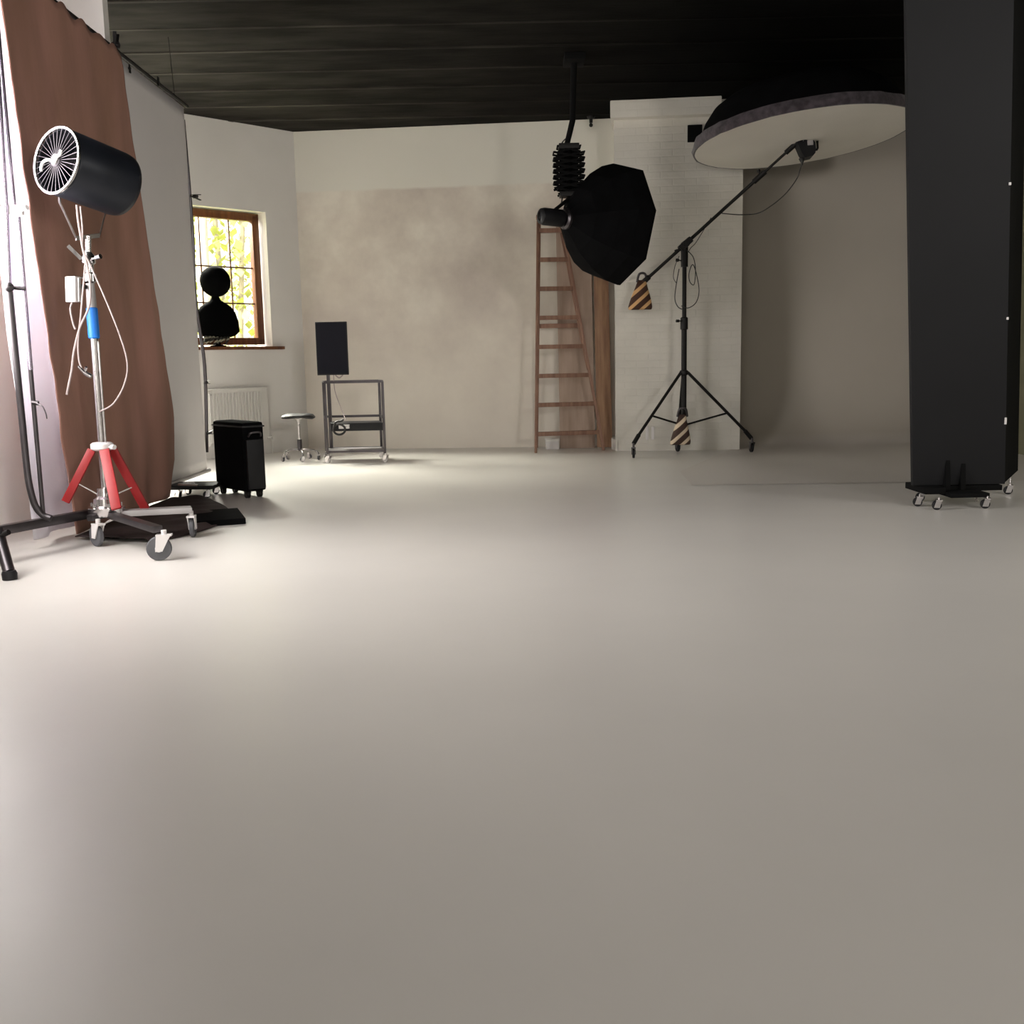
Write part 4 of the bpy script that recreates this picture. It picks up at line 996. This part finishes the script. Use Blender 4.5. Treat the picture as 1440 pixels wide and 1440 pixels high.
# the board leans a little towards the room at its top
c0, c1_ = aty(YV, 1284, 690), aty(YV, 1413, 697); YT = YV-.40
d0, d1 = aty(YT, 1275, 60), aty(YT, 1425, 60)
def vface(a, b, z): 
    t = (z-a.z)/(b.z-a.z); return a+(b-a)*t
q0, q1, q2, q3 = vface(c0, d0, .13), vface(c1_, d1, .13), vface(c1_, d1, VT), vface(c0, d0, VT)
th_ = V((0, .04, 0))
m = MB(); m.hexa([q0, q1, q1+th_, q0+th_, q3, q2, q2+th_, q3+th_], .003); m.build('front_board', MT['flat'], vf, smooth=False)
m = MB(); r0 = aty(YV+.75, 1430, 690); r0.z = .13; r1 = V((aty(YT+.75, 1440, 60).x, YT+.75, VT)); w2 = r0
g_ = V((.006, .03, 0)); m.hexa([q1+g_, r0, r0+V((-.03, .03, 0)), q1+g_+V((-.03, .03, 0)), q2+g_, r1, r1+V((-.03, .03, 0)), q2+g_+V((-.03, .03, 0))]); m.build('folded_board', MT['flat2'], vf, smooth=False)
for z in (2.0, 1.2, .55):
    m = MB(); q = q1+(q2-q1)*((z-.13)/(VT-.13))+V((-.006, -.004, 0)); m.obox(q, (.006, 0, 0), (0, .004, 0), (0, 0, .022 if z < 1 else .008)); m.build('hinge_screw', MT['pale'], vf)
bl, bR = fl(1290, 712), fl(1410, 714)
m = MB(); m.box((q0.x+.035, YV-.12, .085), (q0.x+.17, YV+.22, .128), .004); m.box((q0.x+.17, YV-.02, .09), (q1.x-.02, YV+.14, .126), .004)
m.box((q0.x+.17, YV-.20, .07), (q0.x+.42, YV-.01, .098), .004); m.build('base_board', MT['flat2'], vf)
for x in (1332, 1354):
    q = aty(YV-.02, x, 650); m = MB()
    m.hexa([V((q.x-.016, YV-.055 if x == 1332 else YV-.045, .10)), V((q.x+.016, YV-.055 if x == 1332 else YV-.045, .10)), V((q.x+.016, YV-.001, .10)), V((q.x-.016, YV-.001, .10)),
            V((q.x-.012, YV-.014, .45)), V((q.x+.012, YV-.014, .45)), V((q.x+.012, YV-.001, .45)), V((q.x-.012, YV-.001, .45))]); m.build('brace', MT['flat2'], vf)
for i, p in enumerate((fl(1290, 712), fl(1317, 717), fl(1385, 715))):
    caster(vf, p, (1, -.3, 0), .030, 'black', 'chrome', .020, .08)
caster(vf, V((q0.x+.12, YV+.17, 0)), (1, -.3, 0), .030, 'black', 'chrome', .020, .085); caster(vf, V((q1.x+(r0.x-q1.x)*.55-.02, YV+.42, 0)), (1, -.3, 0), .030, 'black', 'chrome', .020, .13)
q = aty(YV-.10, 1369, 696); m = MB(); m.bar(q+V((-.045, 0, .012)), q+V((.02, -.02, 0)), .016, .008); m.bar(q+V((.012, -.02, 0)), q+V((.010, -.02, -.04)), .012, .008); m.build('metal_catch', MT['chrome'], vf)

# ================================================================== LIGHT
def area(name, loc, direction, sx, sy, power, col, spread=PI, portal=False):
    d = bpy.data.lights.new(name, 'AREA'); d.shape = 'RECTANGLE'; d.size = sx; d.size_y = sy; d.energy = power; d.color = col; d.spread = spread
    o = bpy.data.objects.new(name, d); C.objects.link(o); o.location = V(loc); o.rotation_euler = V(direction).to_track_quat('-Z', 'Y').to_euler()
    if portal: d.cycles.is_portal = True
    return o
ya = YR+(OP_L[1][0]+OP_L[1][1])/2; yb = YR+(OP_L[0][0]+OP_L[0][1])/2
area('daylight_left_window', (XL-.12, ya, 2.15), (1, .38, -.25), 2.0, 2.1, 178, (1.0, .965, .94), spread=2.6)
area('daylight_rear_window', (-1.9, YR+.05, 1.6), (.06, 1, -.02), 1.3, 1.3, 115, (1.0, .95, .88))
area('daylight_behind_drops', (XL+.03, 5.62, 2.1), (1, .25, 0), .7, 1.9, 22, (.95, .92, 1.0))
area('fill_far_right', (XR-.05, 4.6, 2.2), (-1, .15, -.1), 2.0, 1.6, 72, (1.0, .97, .93))  # unseen fill lamp added to brighten the backdrops and window wall
area('fill_rear_right', (3.85, YR+.05, 2.9), (-.22, 1, -.08), 1.1, 1.1, 350, (1.0, .955, .89))  # unseen lamp added to lift the front floor and throw softbox shadows
area('skylight_outside', ww((WO[0]+WO[1])/2, 4.35, -3.0), N1+V((0, 0, -.85)), 3.0, 1.2, 3100, (1.0, .97, .90))
area('fill_alcove', ww(2.95, 1.75, -.10), N1+V((.3, .3, -.1)), 1.4, 1.6, 80, (1.0, .975, .94))  # unseen lamp added to brighten the back floor, leaving a dark band
area('diagonal_window_portal', ww((WO[0]+WO[1])/2, (WO[2]+WO[3])/2, -.30), N1, 1.2, 1.5, 1, (1, 1, 1), portal=True)
sun = bpy.data.lights.new('sun', 'SUN'); sun.energy = 6; sun.angle = .02; sun.color = (1, .93, .75)
so_ = bpy.data.objects.new('sun', sun); C.objects.link(so_); so_.rotation_euler = V((.55, .75, -.75)).to_track_quat('-Z', 'Y').to_euler()
wd_ = bpy.data.worlds.new('world'); sc.world = wd_; wd_.use_nodes = True
nt = wd_.node_tree; bg = nt.nodes['Background']
sky = nt.nodes.new('ShaderNodeTexSky'); sky.sky_type = 'PREETHAM' if hasattr(sky, 'turbidity') else sky.sky_type
try: sky.turbidity = 6
except Exception: pass
mx = nt.nodes.new('ShaderNodeMix'); mx.data_type = 'RGBA'; mx.inputs['Factor'].default_value = .15
mx.inputs['A'].default_value = (1.0, .97, .86, 1); nt.links.new(sky.outputs['Color'], mx.inputs['B'])
nt.links.new(mx.outputs['Result'], bg.inputs['Color']); bg.inputs['Strength'].default_value = 2.5
sc.view_settings.view_transform = 'Standard'; sc.view_settings.look = 'None'; sc.view_settings.exposure = 0; sc.view_settings.gamma = 1.0
